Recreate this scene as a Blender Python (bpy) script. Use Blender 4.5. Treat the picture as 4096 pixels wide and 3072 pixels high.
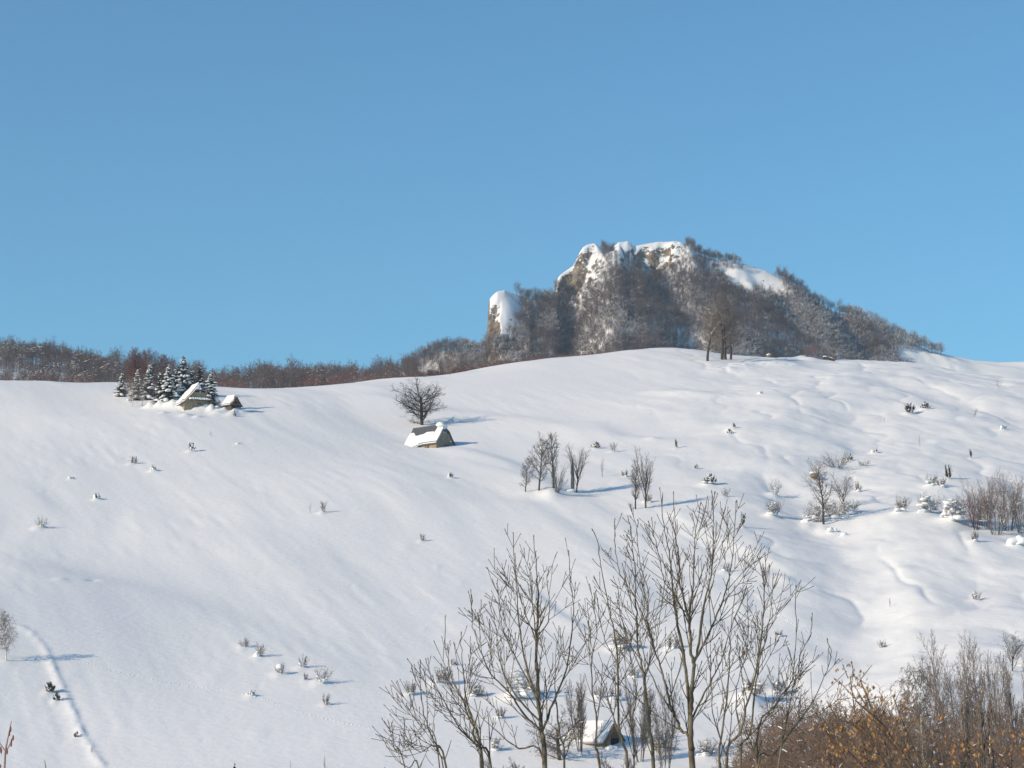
import bpy, bmesh, math, random, time
T0 = time.time()
def tick(s): print('TICK', s, round(time.time() - T0, 1))
import numpy as np
from mathutils import Vector, Matrix, Euler

S = bpy.context.scene
C = S.collection
for o in list(bpy.data.objects):
    bpy.data.objects.remove(o)

# ------------------------------------------------------------------ camera, sky, sun
F = 2048 / math.tan(math.radians(12.0))          # focal length in photo pixels (4096 wide)
PITCH = math.atan((3040 - 1536) / F)
cam = bpy.data.cameras.new('camera')
cam.sensor_width = 36.0
cam.lens = 18.0 / math.tan(math.radians(12.0))
cam.clip_start = 0.5
cam.clip_end = 20000
cam.dof.use_dof = True
cam.dof.focus_distance = 500
cam.dof.aperture_fstop = 22
camo = bpy.data.objects.new('camera', cam)
C.objects.link(camo)
camo.location = (0, 0, 0)
camo.rotation_euler = (math.pi / 2 + PITCH, 0, 0)
S.camera = camo

SUN_EL, SUN_A = math.radians(24), math.radians(28)
TO_SUN = Vector((-math.cos(SUN_A) * math.cos(SUN_EL), -math.sin(SUN_A) * math.cos(SUN_EL), math.sin(SUN_EL)))
W = bpy.data.worlds.new('World')
S.world = W
W.use_nodes = True
nt = W.node_tree
bg = nt.nodes['Background']
sky = nt.nodes.new('ShaderNodeTexSky')
sky.sky_type = 'NISHITA'
sky.sun_disc = False
sky.sun_elevation = SUN_EL
sky.sun_rotation = math.atan2(TO_SUN.x, TO_SUN.y)
sky.altitude = 800
sky.air_density = 1.0
sky.dust_density = 0.0
sky.ozone_density = 3.0
tint = nt.nodes.new('ShaderNodeMix'); tint.data_type = 'RGBA'; tint.blend_type = 'MULTIPLY'   # white balance of the shot
tint.inputs[0].default_value = 1.0; tint.inputs[7].default_value = (0.70, 1.10, 1.14, 1)
nt.links.new(sky.outputs['Color'], tint.inputs[6]); nt.links.new(tint.outputs[2], bg.inputs['Color'])
bg.inputs['Strength'].default_value = 0.13
sun = bpy.data.lights.new('sun', 'SUN')
sun.energy = 4.6
sun.angle = math.radians(0.5)
sun.color = (1.0, 0.80, 0.55)
suno = bpy.data.objects.new('sun', sun)
C.objects.link(suno)
suno.rotation_euler = TO_SUN.to_track_quat('Z', 'Y').to_euler()
S.view_settings.view_transform = 'Standard'
S.view_settings.look = 'None'
S.view_settings.exposure = 0.0
S.view_settings.gamma = 1.0
S.cycles.max_bounces = 6
S.cycles.diffuse_bounces = 3
S.cycles.use_denoising = True
S.cycles.denoiser = 'OPENIMAGEDENOISE'
S.cycles.denoising_prefilter = 'ACCURATE'

# ------------------------------------------------------------------ projection helpers
CP, SP = math.cos(PITCH), math.sin(PITCH)
def at(px, py, Y):
    a, b = (px - 2048) / F, (1536 - py) / F
    k = Y / (CP - SP * b)
    return Vector((a * k, Y, (SP + CP * b) * k))
def proj(x, y, z):
    d = y * CP + z * SP
    return 2048 + F * x / d, 1536 - F * (-y * SP + z * CP) / d
def elev(py):
    b = (1536 - np.asarray(py, float)) / F
    return (SP + CP * b) / (CP - SP * b)
def colc(px, py):
    b = (1536 - np.asarray(py, float)) / F
    return (np.asarray(px, float) - 2048) / F / (CP - SP * b)

# ------------------------------------------------------------------ noise
def _h(ix, iy, s):
    n = (ix.astype(np.int64) * 374761393 + iy.astype(np.int64) * 668265263 + s * 1274126177) & 0x7fffffff
    n = ((n ^ (n >> 13)) * 1274126177) & 0x7fffffff
    n = ((n ^ (n >> 15)) * 2246822519) & 0x7fffffff
    return (n & 0xffff) / 32767.5 - 1.0
def vn(x, y, s=0):
    x = np.asarray(x, float); y = np.asarray(y, float)
    ix, iy = np.floor(x), np.floor(y)
    fx, fy = x - ix, y - iy
    fx = fx * fx * fx * (fx * (fx * 6 - 15) + 10); fy = fy * fy * fy * (fy * (fy * 6 - 15) + 10)
    a, b, c, d = _h(ix, iy, s), _h(ix + 1, iy, s), _h(ix, iy + 1, s), _h(ix + 1, iy + 1, s)
    return (a + (b - a) * fx) * (1 - fy) + (c + (d - c) * fx) * fy
def fbm(x, y, s=0, o=4, g=0.5):
    r, a = 0, 1.0
    for i in range(o):
        r = r + a * vn(x * 2 ** i, y * 2 ** i, s + i * 7); a *= g
    return r
def sstep(a, b, x):
    t = np.clip((x - a) / (b - a), 0, 1)
    return t * t * (3 - 2 * t)
def smin(a, b, k):
    h = np.clip(0.5 + 0.5 * (b - a) / k, 0, 1)
    return b + (a - b) * h - k * h * (1 - h)
def smax(a, b, k):
    return -smin(-a, -b, k)

# ------------------------------------------------------------------ ground shape
CREST = np.array([(-900, 1500), (0, 1519), (240, 1524), (463, 1519), (870, 1541), (1111, 1543), (1296, 1533), (1574, 1515),
                  (1778, 1504), (1963, 1476), (2185, 1441), (2389, 1422), (2574, 1395), (2700, 1392), (2815, 1406),
                  (2963, 1428), (3148, 1424), (3260, 1432), (3336, 1443), (3444, 1446), (3660, 1454), (3746, 1465),
                  (3876, 1483), (4096, 1499), (5000, 1530)], float)
YC = np.array([(-900, 900), (0, 930), (800, 960), (1600, 960), (2300, 990), (2700, 1000), (3300, 980), (3800, 930), (4096, 900), (5000, 860)], float)
CR_C = colc(CREST[:, 0], CREST[:, 1]); CR_E = elev(CREST[:, 1])
YC_C = colc(YC[:, 0], 1450)
WOODTOP = np.array([(-900, 1300), (0, 1343), (166, 1357), (278, 1367), (463, 1398), (611, 1417), (740, 1430), (870, 1454),
                    (1037, 1463), (1185, 1467), (1333, 1455), (1481, 1455), (1620, 1450), (1800, 1450), (2300, 1440), (5000, 1480)], float)
WT_C = colc(WOODTOP[:, 0], 1450); WT_E = elev(WOODTOP[:, 1] + 100)
ADJ = [np.zeros(400), np.linspace(-0.45, 0.45, 400)]

TC = np.linspace(-0.5, 0.5, 2001)
def _sm(v, s):
    k = np.exp(-0.5 * (np.arange(-4 * s, 4 * s + 1) / s) ** 2); k /= k.sum()
    return np.convolve(np.pad(v, 4 * s, mode='edge'), k, mode='valid')
T_EC = _sm(np.interp(TC, CR_C, CR_E), 9); T_YC = _sm(np.interp(TC, YC_C, YC[:, 1]), 60); T_EB = _sm(np.interp(TC, WT_C, WT_E), 14)
def base_ground(x, y):
    x = np.asarray(x, float); y = np.asarray(y, float)
    yy = np.maximum(y, 60)
    c = x / yy
    ec = np.interp(c, TC, T_EC) + np.interp(c, ADJ[1], ADJ[0])
    yc = np.interp(c, TC, T_YC)
    k = 0.286 + 0.014 * sstep(-0.05, 0.15, c) 
    plane = k * (yy - 404.5)
    gentle = 0.135 * (yy - 300) * 1.0 - 40 * (1 - sstep(0.07, 0.17, c))
    near = -6.5 + 1.5 * np.exp(-(y / 18.0) ** 2) * 3.2 + 0.004 * np.abs(x)
    slope = smax(smax(plane, gentle, 9.0), near, 5.0)
    cap = ec * yy - np.where(yy > yc, 0.0005, 0.00012) * np.maximum(yy - yc, -380) ** 2 + 40 * (1 - sstep(330, 560, yy))
    hill = smin(slope, cap, 5.0)
    eb = np.interp(c, TC, T_EB)
    back = eb * yy - 0.0007 * (yy - 1235) ** 2
    back = np.where(yy > 1235, np.maximum(back, 150 - 0.0 * yy), back)
    far = np.where(yy > 950, smax(hill, back, 2.0), hill)
    return np.where(yy > 1235, np.maximum(far, 120.0), far)

# fit the crest to the skyline of the photograph
for it in range(3):
    cc = ADJ[1]
    ys = np.linspace(700, 1020, 200)
    Z = base_ground(cc[:, None] * ys[None, :], np.broadcast_to(ys[None, :], (400, 200)))
    emax = (Z / ys[None, :]).max(axis=1)
    ADJ[0] = _sm(ADJ[0] + (np.interp(cc, TC, T_EC) - emax), 3)

def hit(px, py, fn, y0=300, y1=1010, n=900):
    ys = np.linspace(y0, y1, n)
    a, b = (px - 2048) / F, (1536 - py) / F
    k = ys / (CP - SP * b)
    xs, zs = a * k, (SP + CP * b) * k
    below = zs <= fn(xs, ys)
    if not below.any():
        d = zs - fn(xs, ys)
        i = int(np.argmin(d))
    else:
        i = int(np.argmax(below))
    return float(xs[i]), float(ys[i])

LINES = []      # (world polyline, amp, width, asym)
def line(pts, amp, width, asym=0.0, lumps=0.0):
    if width > 2.3: amp, width = amp * 0.8, width * 1.5
    LINES.append(([hit(px, py, base_ground) for px, py in pts], amp, width, asym, lumps))
line([(60, 2640), (110, 2650), (180, 2715), (235, 2810), (290, 2900), (320, 2970), (360, 3030), (410, 3090)], 0.30, 0.75, 0.4, 0.9)
line([(3400, 1640), (3430, 1730), (3380, 1820), (3330, 1930), (3290, 2060), (3250, 2160)], -2.6, 9)
line([(3330, 2120), (3400, 2230), (3440, 2340), (3460, 2450), (3560, 2560), (3660, 2660)], -3.2, 7)
line([(3500, 2180), (3600, 2130), (3760, 2180), (3850, 2290)], 2.4, 16)
line([(3560, 2330), (3700, 2440), (3830, 2500), (3990, 2500)], 1.2, 6, 0.6)
line([(3900, 2700), (4000, 2688), (4100, 2690), (4300, 2700)], 1.5, 3.0, 0, 0.4)
line([(2080, 2050), (2220, 2130), (2380, 2250), (2480, 2380), (2560, 2480)], 0.9, 5, 0.8)
line([(2120, 2400), (2200, 2480), (2300, 2540)], 0.8, 2.4, 0.9)
line([(2720, 2080), (2850, 2150), (3000, 2230), (3120, 2280)], 0.9, 3.4, -0.8)
line([(3060, 1890), (3150, 1960), (3210, 2040), (3250, 2100)], -1.6, 5)
line([(600, 1646), (640, 1652), (700, 1655), (770, 1662), (830, 1660), (900, 1668), (955, 1668)], 1.5, 2.2, 0, 0.8)
line([(1480, 1585), (1800, 1640), (2100, 1668), (2300, 1720), (2380, 1742)], 1.0, 7, 0.5)
line([(2650, 1560), (2800, 1575), (2990, 1595)], 1.1, 6, -0.4)
line([(2350, 1690), (2450, 1745), (2600, 1760)], 0.8, 5, 0.3)
line([(400, 1690), (900, 1730), (1400, 1850), (1700, 1960)], 0.6, 14, 0.4)
line([(1830, 1800), (1960, 1850), (2100, 1930), (2200, 1990)], 1.3, 6, 0.8)
line([(300, 2060), (700, 2150), (1200, 2330), (1500, 2480)], 0.7, 12, 0.4)
line([(60, 2330), (500, 2420), (900, 2560), (1300, 2740)], 0.65, 8, 0.6)
line([(3140, 2680), (3300, 2700), (3500, 2760)], 1.0, 4, 0.3)
line([(3550, 1500), (3700, 1545), (3900, 1610), (4096, 1640)], -0.9, 5, 0)
line([(2900, 1460), (3000, 1440), (3150, 1440)], 1.2, 4, 0, 0.5)
BUMPS = [(-125, 470, 10, 58, 1.3), (150, 470, 5, 42, 1.4), (-40, 640, 3, 40, 1.6)]

def relief(x, y):
    z = np.zeros_like(x)
    fade = sstep(330, 430, y)
    z += fade * 2.2 * vn(x / 95 + 3.1, y / 130, 11)
    # wind drifts, long across the slope
    u = x * 0.95 + y * 0.31; v = -x * 0.31 + y * 0.95
    wob = 6 * vn(x / 60, y / 80, 5)
    z += fade * 0.42 * vn((u + wob) / 17, v / 120, 21)
    z += fade * 0.19 * vn((u + wob) / 6.0, v / 55, 22) * (0.55 + 0.45 * vn(x / 70, y / 90, 23))
    z += fade * 0.075 * vn(u / 2.0, v / 14, 24) * (0.5 + 0.5 * vn(x / 40, y / 60, 25))
    right = sstep(0.02, 0.12, x / np.maximum(y, 60))
    z += fade * right * (0.75 * fbm(x / 24, y / 34, 31, 4))
    z -= fade * right * 0.55 * (1 - np.abs(vn(x / 13 + .4 * vn(x / 9, y / 14, 34), y / 30, 33))) ** 3
    for pts, amp, wd, asym, lumps in LINES:
        P = np.array(pts)
        m = (x > P[:, 0].min() - 4 * wd) & (x < P[:, 0].max() + 4 * wd) & (y > P[:, 1].min() - 4 * wd) & (y < P[:, 1].max() + 4 * wd)
        if not m.any(): continue
        X, Y = x[m], y[m]
        best = np.full(X.shape, 1e9); side = np.zeros(X.shape)
        for i in range(len(P) - 1):
            a, b = P[i], P[i + 1]; d = b - a; L2 = (d * d).sum() + 1e-9
            t = np.clip(((X - a[0]) * d[0] + (Y - a[1]) * d[1]) / L2, 0, 1)
            qx, qy = X - a[0] - t * d[0], Y - a[1] - t * d[1]
            dd = np.hypot(qx, qy)
            w = dd < best
            best = np.where(w, dd, best); side = np.where(w, qx, side)
        e = 1.0 - asym * np.tanh(side / (wd * 0.6)) * 0.55      # asym>0: steeper on the +x side
        wl = wd * e
        am = amp * (1 + lumps * vn(X / 1.7, Y / 2.2, 44))
        z[m] += am * np.exp(-(best / wl) ** 2)
    for bx_, by_, am, r, ecc in BUMPS:
        m = (np.abs(x - bx_) < 3 * r) & (np.abs(y - by_) < 3 * r * ecc)
        if m.any():
            z[m] += am * np.exp(-((x[m] - bx_) / r) ** 2 - ((y[m] - by_) / (r * ecc)) ** 2)
    return z
def ground(x, y):
    x = np.atleast_1d(np.asarray(x, float)); y = np.atleast_1d(np.asarray(y, float))
    return base_ground(x, y) + relief(x, y)
def gz(x, y):
    return float(ground(x, y)[0])
def ghit(px, py, y0=300, y1=1010):
    return hit(px, py, ground, y0, y1)

# ------------------------------------------------------------------ materials
def mat(name, col, rough=0.85, var=0.0, scale=3.0, col2=None, bump=0.0, bscale=None, spec=0.2, coord='Object'):
    m = bpy.data.materials.new(name); m.use_nodes = True
    n, l = m.node_tree.nodes, m.node_tree.links
    b = n['Principled BSDF']
    b.inputs['Roughness'].default_value = rough
    b.inputs['Specular IOR Level'].default_value = spec
    tc = n.new('ShaderNodeTexCoord')
    no = n.new('ShaderNodeTexNoise'); no.inputs['Scale'].default_value = scale; no.inputs['Detail'].default_value = 6
    l.new(tc.outputs[coord], no.inputs['Vector'])
    mx = n.new('ShaderNodeMix'); mx.data_type = 'RGBA'
    c2 = col2 if col2 else tuple(max(0, v * (1 - var)) for v in col)
    mx.inputs[6].default_value = (*col, 1); mx.inputs[7].default_value = (*c2, 1)
    mr = n.new('ShaderNodeMapRange'); mr.inputs[1].default_value = 0.35; mr.inputs[2].default_value = 0.65
    l.new(no.outputs['Fac'], mr.inputs[0]); l.new(mr.outputs[0], mx.inputs[0])
    l.new(mx.outputs[2], b.inputs['Base Color'])
    if bump:
        nb = n.new('ShaderNodeTexNoise'); nb.inputs['Scale'].default_value = bscale or scale * 3; nb.inputs['Detail'].default_value = 4
        l.new(tc.outputs[coord], nb.inputs['Vector'])
        bp = n.new('ShaderNodeBump'); bp.inputs['Strength'].default_value = 1.0; bp.inputs['Distance'].default_value = bump
        l.new(nb.outputs['Fac'], bp.inputs['Height']); l.new(bp.outputs[0], b.inputs['Normal'])
    return m

SNOWC = (0.86, 0.865, 0.885)
M_snow = mat('snow', SNOWC, 0.7, 0.02, 0.4, bump=0.03, bscale=1.3, spec=0.15)
M_snowpad = mat('snow_pad', SNOWC, 0.7, 0.02, 2.0, bump=0.02, bscale=4, spec=0.15)
M_ground = mat('snow_field', SNOWC, 0.7, 0.02, 0.05, bump=0.11, bscale=0.6, spec=0.15)
M_bark = mat('dark_bark', (0.085, 0.072, 0.062), 0.9, 0.5, 2.0)
M_twig = mat('grey_twig', (0.17, 0.145, 0.125), 0.9, 0.35, 1.0)
M_ash = mat('ash_bark', (0.20, 0.165, 0.112), 0.85, 0.65, 5.0, bump=0.003, bscale=40)
M_bud = mat('ash_twig', (0.165, 0.132, 0.095), 0.8, 0.4, 6.0)
M_wood = mat('beech_twig', (0.18, 0.145, 0.140), 0.9, 0.35, 0.35)
M_woodred = mat('red_twig', (0.25, 0.150, 0.132), 0.9, 0.35, 0.35)
M_birchred = mat('birch_twig', (0.20, 0.10, 0.09), 0.9, 0.3, 0.5)
M_birch = mat('birch_bark', (0.72, 0.67, 0.61), 0.7, 0.4, 2.0)
M_thick = mat('thicket_twig', (0.27, 0.19, 0.145), 0.9, 0.4, 0.5)
M_thickgrey = mat('willow_twig', (0.27, 0.215, 0.18), 0.9, 0.4, 0.5)
M_needle = mat('spruce_needle', (0.030, 0.044, 0.030), 0.8, 0.4, 2.0)
M_juniper = mat('juniper_needle', (0.17, 0.155, 0.11), 0.85, 0.5, 4.0)
M_brownleaf = mat('brown_tuft', (0.14, 0.095, 0.065), 0.9, 0.4, 4.0)
M_orange = mat('golden_leaf', (0.40, 0.22, 0.075), 0.8, 0, 30.0, col2=(0.20, 0.11, 0.055))
M_brownstem = mat('brown_stem', (0.14, 0.09, 0.06), 0.8, 0.4, 6.0)
M_catkin = mat('catkin', (0.26, 0.09, 0.07), 0.8, 0.3, 20.0)
M_pinkstem = mat('pink_stem', (0.36, 0.24, 0.20), 0.8, 0.3, 8.0)
M_stonewall = mat('rubble_stone', (0.42, 0.33, 0.22), 0.95, 0, 3.2, col2=(0.20, 0.155, 0.105), bump=0.06, bscale=4)
M_stonegrey = mat('grey_rubble', (0.32, 0.265, 0.20), 0.95, 0, 3.0, col2=(0.17, 0.14, 0.11), bump=0.06, bscale=4)
M_slate = mat('slate', (0.085, 0.095, 0.105), 0.6, 0.35, 2.5, bump=0.02, bscale=6, spec=0.4)
M_timber = mat('weathered_timber', (0.15, 0.11, 0.08), 0.85, 0.4, 4.0)
M_board = mat('rake_board', (0.36, 0.23, 0.13), 0.8, 0.4, 3.0)
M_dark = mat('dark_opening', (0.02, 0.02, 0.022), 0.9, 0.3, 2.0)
M_door = mat('door_board', (0.17, 0.10, 0.08), 0.8, 0.4, 3.0)
M_glass = mat('window_pane', (0.5, 0.5, 0.52), 0.2, 0.2, 2.0, spec=0.5)
M_brick = mat('chimney_brick', (0.32, 0.15, 0.11), 0.9, 0.4, 5.0)
M_rockb = mat('boulder', (0.36, 0.25, 0.15), 0.95, 0.5, 1.5, bump=0.1, bscale=2)

# mountain: snow where it can lie, rock where the face is too steep
M_peak = bpy.data.materials.new('peak_rock_and_snow'); M_peak.use_nodes = True
def peak_nodes():
    n, l = M_peak.node_tree.nodes, M_peak.node_tree.links
    b = n['Principled BSDF']; b.inputs['Roughness'].default_value = 0.85; b.inputs['Specular IOR Level'].default_value = 0.15
    geo = n.new('ShaderNodeNewGeometry'); tc = n.new('ShaderNodeTexCoord')
    sep = n.new('ShaderNodeSeparateXYZ'); l.new(geo.outputs['True Normal'], sep.inputs[0])
    n1 = n.new('ShaderNodeTexNoise'); n1.inputs['Scale'].default_value = 0.22; n1.inputs['Detail'].default_value = 8; n1.inputs['Roughness'].default_value = 0.65
    l.new(tc.outputs['Object'], n1.inputs['Vector'])
    ad = n.new('ShaderNodeMath'); ad.operation = 'MULTIPLY_ADD'; ad.inputs[1].default_value = 0.9; ad.inputs[2].default_value = -0.45
    l.new(n1.outputs['Fac'], ad.inputs[0])
    sm = n.new('ShaderNodeMath'); sm.operation = 'ADD'
    l.new(sep.outputs['Z'], sm.inputs[0]); l.new(ad.outputs[0], sm.inputs[1])
    mr = n.new('ShaderNodeMapRange'); mr.inputs[1].default_value = 0.41; mr.inputs[2].default_value = 0.46
    l.new(sm.outputs[0], mr.inputs[0])
    n2 = n.new('ShaderNodeTexNoise'); n2.inputs['Scale'].default_value = 0.16; n2.inputs['Detail'].default_value = 9; n2.inputs['Roughness'].default_value = 0.7
    l.new(tc.outputs['Object'], n2.inputs['Vector'])
    cr = n.new('ShaderNodeValToRGB')
    cr.color_ramp.elements[0].position = 0.36; cr.color_ramp.elements[0].color = (0.07, 0.058, 0.05, 1)
    cr.color_ramp.elements[1].position = 0.66; cr.color_ramp.elements[1].color = (0.36, 0.29, 0.215, 1)
    l.new(n2.outputs['Fac'], cr.inputs[0])
    mx = n.new('ShaderNodeMix'); mx.data_type = 'RGBA'
    l.new(mr.outputs[0], mx.inputs[0]); l.new(cr.outputs[0], mx.inputs[6]); mx.inputs[7].default_value = (*SNOWC, 1)
    l.new(mx.outputs[2], b.inputs['Base Color'])
    vo = n.new('ShaderNodeTexVoronoi'); vo.feature = 'DISTANCE_TO_EDGE'; vo.inputs['Scale'].default_value = 0.30
    l.new(tc.outputs['Object'], vo.inputs['Vector'])
    mn = n.new('ShaderNodeMath'); mn.operation = 'MULTIPLY'
    inv = n.new('ShaderNodeMath'); inv.operation = 'SUBTRACT'; inv.inputs[0].default_value = 1.0; l.new(mr.outputs[0], inv.inputs[1])
    am = n.new('ShaderNodeMath'); am.operation = 'ADD'; l.new(n2.outputs['Fac'], am.inputs[0]); l.new(vo.outputs['Distance'], am.inputs[1])
    l.new(am.outputs[0], mn.inputs[0]); l.new(inv.outputs[0], mn.inputs[1])
    bp = n.new('ShaderNodeBump'); bp.inputs['Distance'].default_value = 2.2; bp.inputs['Strength'].default_value = 0.8
    l.new(mn.outputs[0], bp.inputs['Height'])
    l.new(bp.outputs[0], b.inputs['Normal'])
peak_nodes()

# ------------------------------------------------------------------ mesh helpers
def mk_mesh(name, verts, groups, mats, smooth=True):
    """groups: list of (faces array MxK, material index)"""
    me = bpy.data.meshes.new(name)
    verts = np.asarray(verts, np.float32)
    me.vertices.add(len(verts)); me.vertices.foreach_set('co', verts.ravel())
    groups = [(np.asarray(f, np.int32), mi) for f, mi in groups if len(f)]
    nl = sum(f.size for f, _ in groups); npoly = sum(len(f) for f, _ in groups)
    me.loops.add(nl); me.polygons.add(npoly)
    me.loops.foreach_set('vertex_index', np.concatenate([f.ravel() for f, _ in groups]))
    tot = np.concatenate([np.full(len(f), f.shape[1], np.int32) for f, _ in groups])
    st = np.concatenate([[0], np.cumsum(tot)[:-1]]).astype(np.int32)
    me.polygons.foreach_set('loop_start', st)
    me.polygons.foreach_set('material_index', np.concatenate([np.full(len(f), mi, np.int32) for f, mi in groups]))
    me.polygons.foreach_set('use_smooth', np.full(npoly, smooth))
    for m in mats: me.materials.append(m)
    me.update(calc_edges=True)
    me.validate()
    return me
class MB:
    def __init__(s): s.v = []; s.g = []; s.n = 0
    def add(s, v, f, mi=0):
        v = np.asarray(v, float).reshape(-1, 3)
        s.v.append(v); s.g.append((np.asarray(f, np.int32) + s.n, mi)); s.n += len(v)
    def box(s, x0, x1, y0, y1, z0, z1, mi=0):
        v = [(x, y, z) for x in (x0, x1) for y in (y0, y1) for z in (z0, z1)]
        s.add(v, [(0, 1, 3, 2), (4, 6, 7, 5), (0, 4, 5, 1), (2, 3, 7, 6), (0, 2, 6, 4), (1, 5, 7, 3)], mi)
    def mesh(s, name, mats, smooth=True):
        if not s.v: return None
        return mk_mesh(name, np.concatenate(s.v), s.g, mats if isinstance(mats, (list, tuple)) else [mats], smooth)
def obj(name, me, parent=None):
    o = bpy.data.objects.new(name, me); C.objects.link(o)
    if parent is not None: o.parent = parent
    return o
def thing(name, label, cat, loc=(0, 0, 0), rz=0.0, group=None, scale=1.0):
    o = bpy.data.objects.new(name, None); C.objects.link(o)
    o.empty_display_size = 0.5
    o.location = loc; o.rotation_euler = (0, 0, rz); o.scale = (scale,) * 3 if isinstance(scale, (int, float)) else scale
    tag(o, label, cat, group)
    return o
def tag(o, label, cat, group=None):
    o['label'] = label; o['category'] = cat
    if group: o['group'] = group
    return o

def tubes(mb, chains, sides, mi=0):
    """chains: list of (pts list, radii list); builds open tubes"""
    by = {}
    for p, r in chains: by.setdefault(len(p), []).append((p, r))
    ang = np.arange(sides) * 2 * np.pi / sides
    ca, sa = np.cos(ang), np.sin(ang)
    for n, L in by.items():
        P = np.array([[tuple(q) for q in p] for p, _ in L], float)           # M,n,3
        R = np.array([r for _, r in L], float)
        T = np.empty_like(P)
        T[:, 1:-1] = P[:, 2:] - P[:, :-2]; T[:, 0] = P[:, 1] - P[:, 0]; T[:, -1] = P[:, -1] - P[:, -2]
        T /= np.linalg.norm(T, axis=2, keepdims=True) + 1e-9
        ref = np.where(np.abs(T[:, :1, 2:3]) < 0.8, np.array([0, 0, 1.0]), np.array([1.0, 0, 0]))
        N = np.cross(T, np.broadcast_to(ref, T.shape)); N /= np.linalg.norm(N, axis=2, keepdims=True) + 1e-9
        B = np.cross(T, N)
        V = P[:, :, None, :] + R[:, :, None, None] * (N[:, :, None, :] * ca[None, None, :, None] + B[:, :, None, :] * sa[None, None, :, None])
        M = len(L)
        idx = np.arange(M * n * sides).reshape(M, n, sides)
        a = idx[:, :-1, :]; b = np.roll(idx, -1, axis=2)[:, :-1, :]; c = np.roll(idx, -1, axis=2)[:, 1:, :]; d = idx[:, 1:, :]
        mb.add(V.reshape(-1, 3), np.stack([a, b, c, d], axis=-1).reshape(-1, 4), mi)

def _ico(sub):
    bm = bmesh.new(); bmesh.ops.create_icosphere(bm, subdivisions=sub, radius=1.0)
    bm.verts.ensure_lookup_table()
    v = np.array([tuple(q.co) for q in bm.verts]); f = np.array([[q.index for q in t.verts] for t in bm.faces]); bm.free()
    return v, f
ICO1, ICO2, ICO3 = _ico(1), _ico(2), _ico(3)
def lump(mb, c, sx, sy, sz, seed, mi=0, rough=0.3, ico=None):
    v, f = ico or ICO2
    k = 1 + rough * vn(v[:, 0] * 1.7 + seed * 3.7 + v[:, 2], v[:, 1] * 1.7 - seed * 1.3 + v[:, 2] * 0.7, 60)
    q = v * k[:, None] * np.array([sx, sy, sz])
    q[:, 2] = np.where(q[:, 2] < 0, q[:, 2] * 0.6, q[:, 2])
    mb.add(q + np.array(tuple(c)), f, mi)

# ------------------------------------------------------------------ tree growth
UP = Vector((0, 0, 1))
def grow(out, p, d, L, r, lev, P, rng):
    n = P['n'][lev]; wob = P['wob'][lev]; up = P['up'][lev]; tip = P['tip'][lev]
    pts = [p.copy()]; rad = [r]; dirs = [d.copy()]
    st = L / n
    for i in range(1, n + 1):
        d = (d + Vector((rng.gauss(0, 1), rng.gauss(0, 1), rng.gauss(0, 1))) * wob + UP * up).normalized()
        p = p + d * st
        pts.append(p.copy()); rad.append(r * (1 - (i / n) * (1 - tip))); dirs.append(d.copy())
    out.append((lev, pts, rad))
    if lev + 1 >= len(P['n']): return
    nb = P['nb'][lev]; nb = int(nb) + (rng.random() < nb - int(nb))
    s0 = P['start'][lev]
    az = rng.random() * 6.28
    for k in range(nb):
        t = s0 + (1 - s0) * (k + rng.random()) / nb
        f = t * n; i = min(int(f), n - 1); f -= i
        q = pts[i].lerp(pts[i + 1], f); rq = rad[i] * (1 - f) + rad[i + 1] * f
        pd = dirs[i + 1]
        az += 2.4 + rng.uniform(-0.5, 0.5)
        a = math.radians(P['ang'][lev]) * rng.uniform(0.7, 1.3)
        side = pd.orthogonal().normalized(); side.rotate(Matrix.Rotation(az, 3, pd))
        cd = (pd * math.cos(a) + side * math.sin(a)).normalized()
        tt = (t - s0) / (1 - s0 + 1e-6)
        cl = L * P['lr'][lev] * (1 - P['taper'][lev] * tt) * rng.uniform(0.65, 1.25)
        if P.get('low', 0) and lev == 0: cl *= min(1.0, 0.45 + tt * 2.2)
        cr = max(P['rmin'], min(rq * 0.8, r * P['rr'][lev] * rng.uniform(0.7, 1.1)))
        grow(out, q, cd, cl, cr, lev + 1, P, rng)
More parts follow.
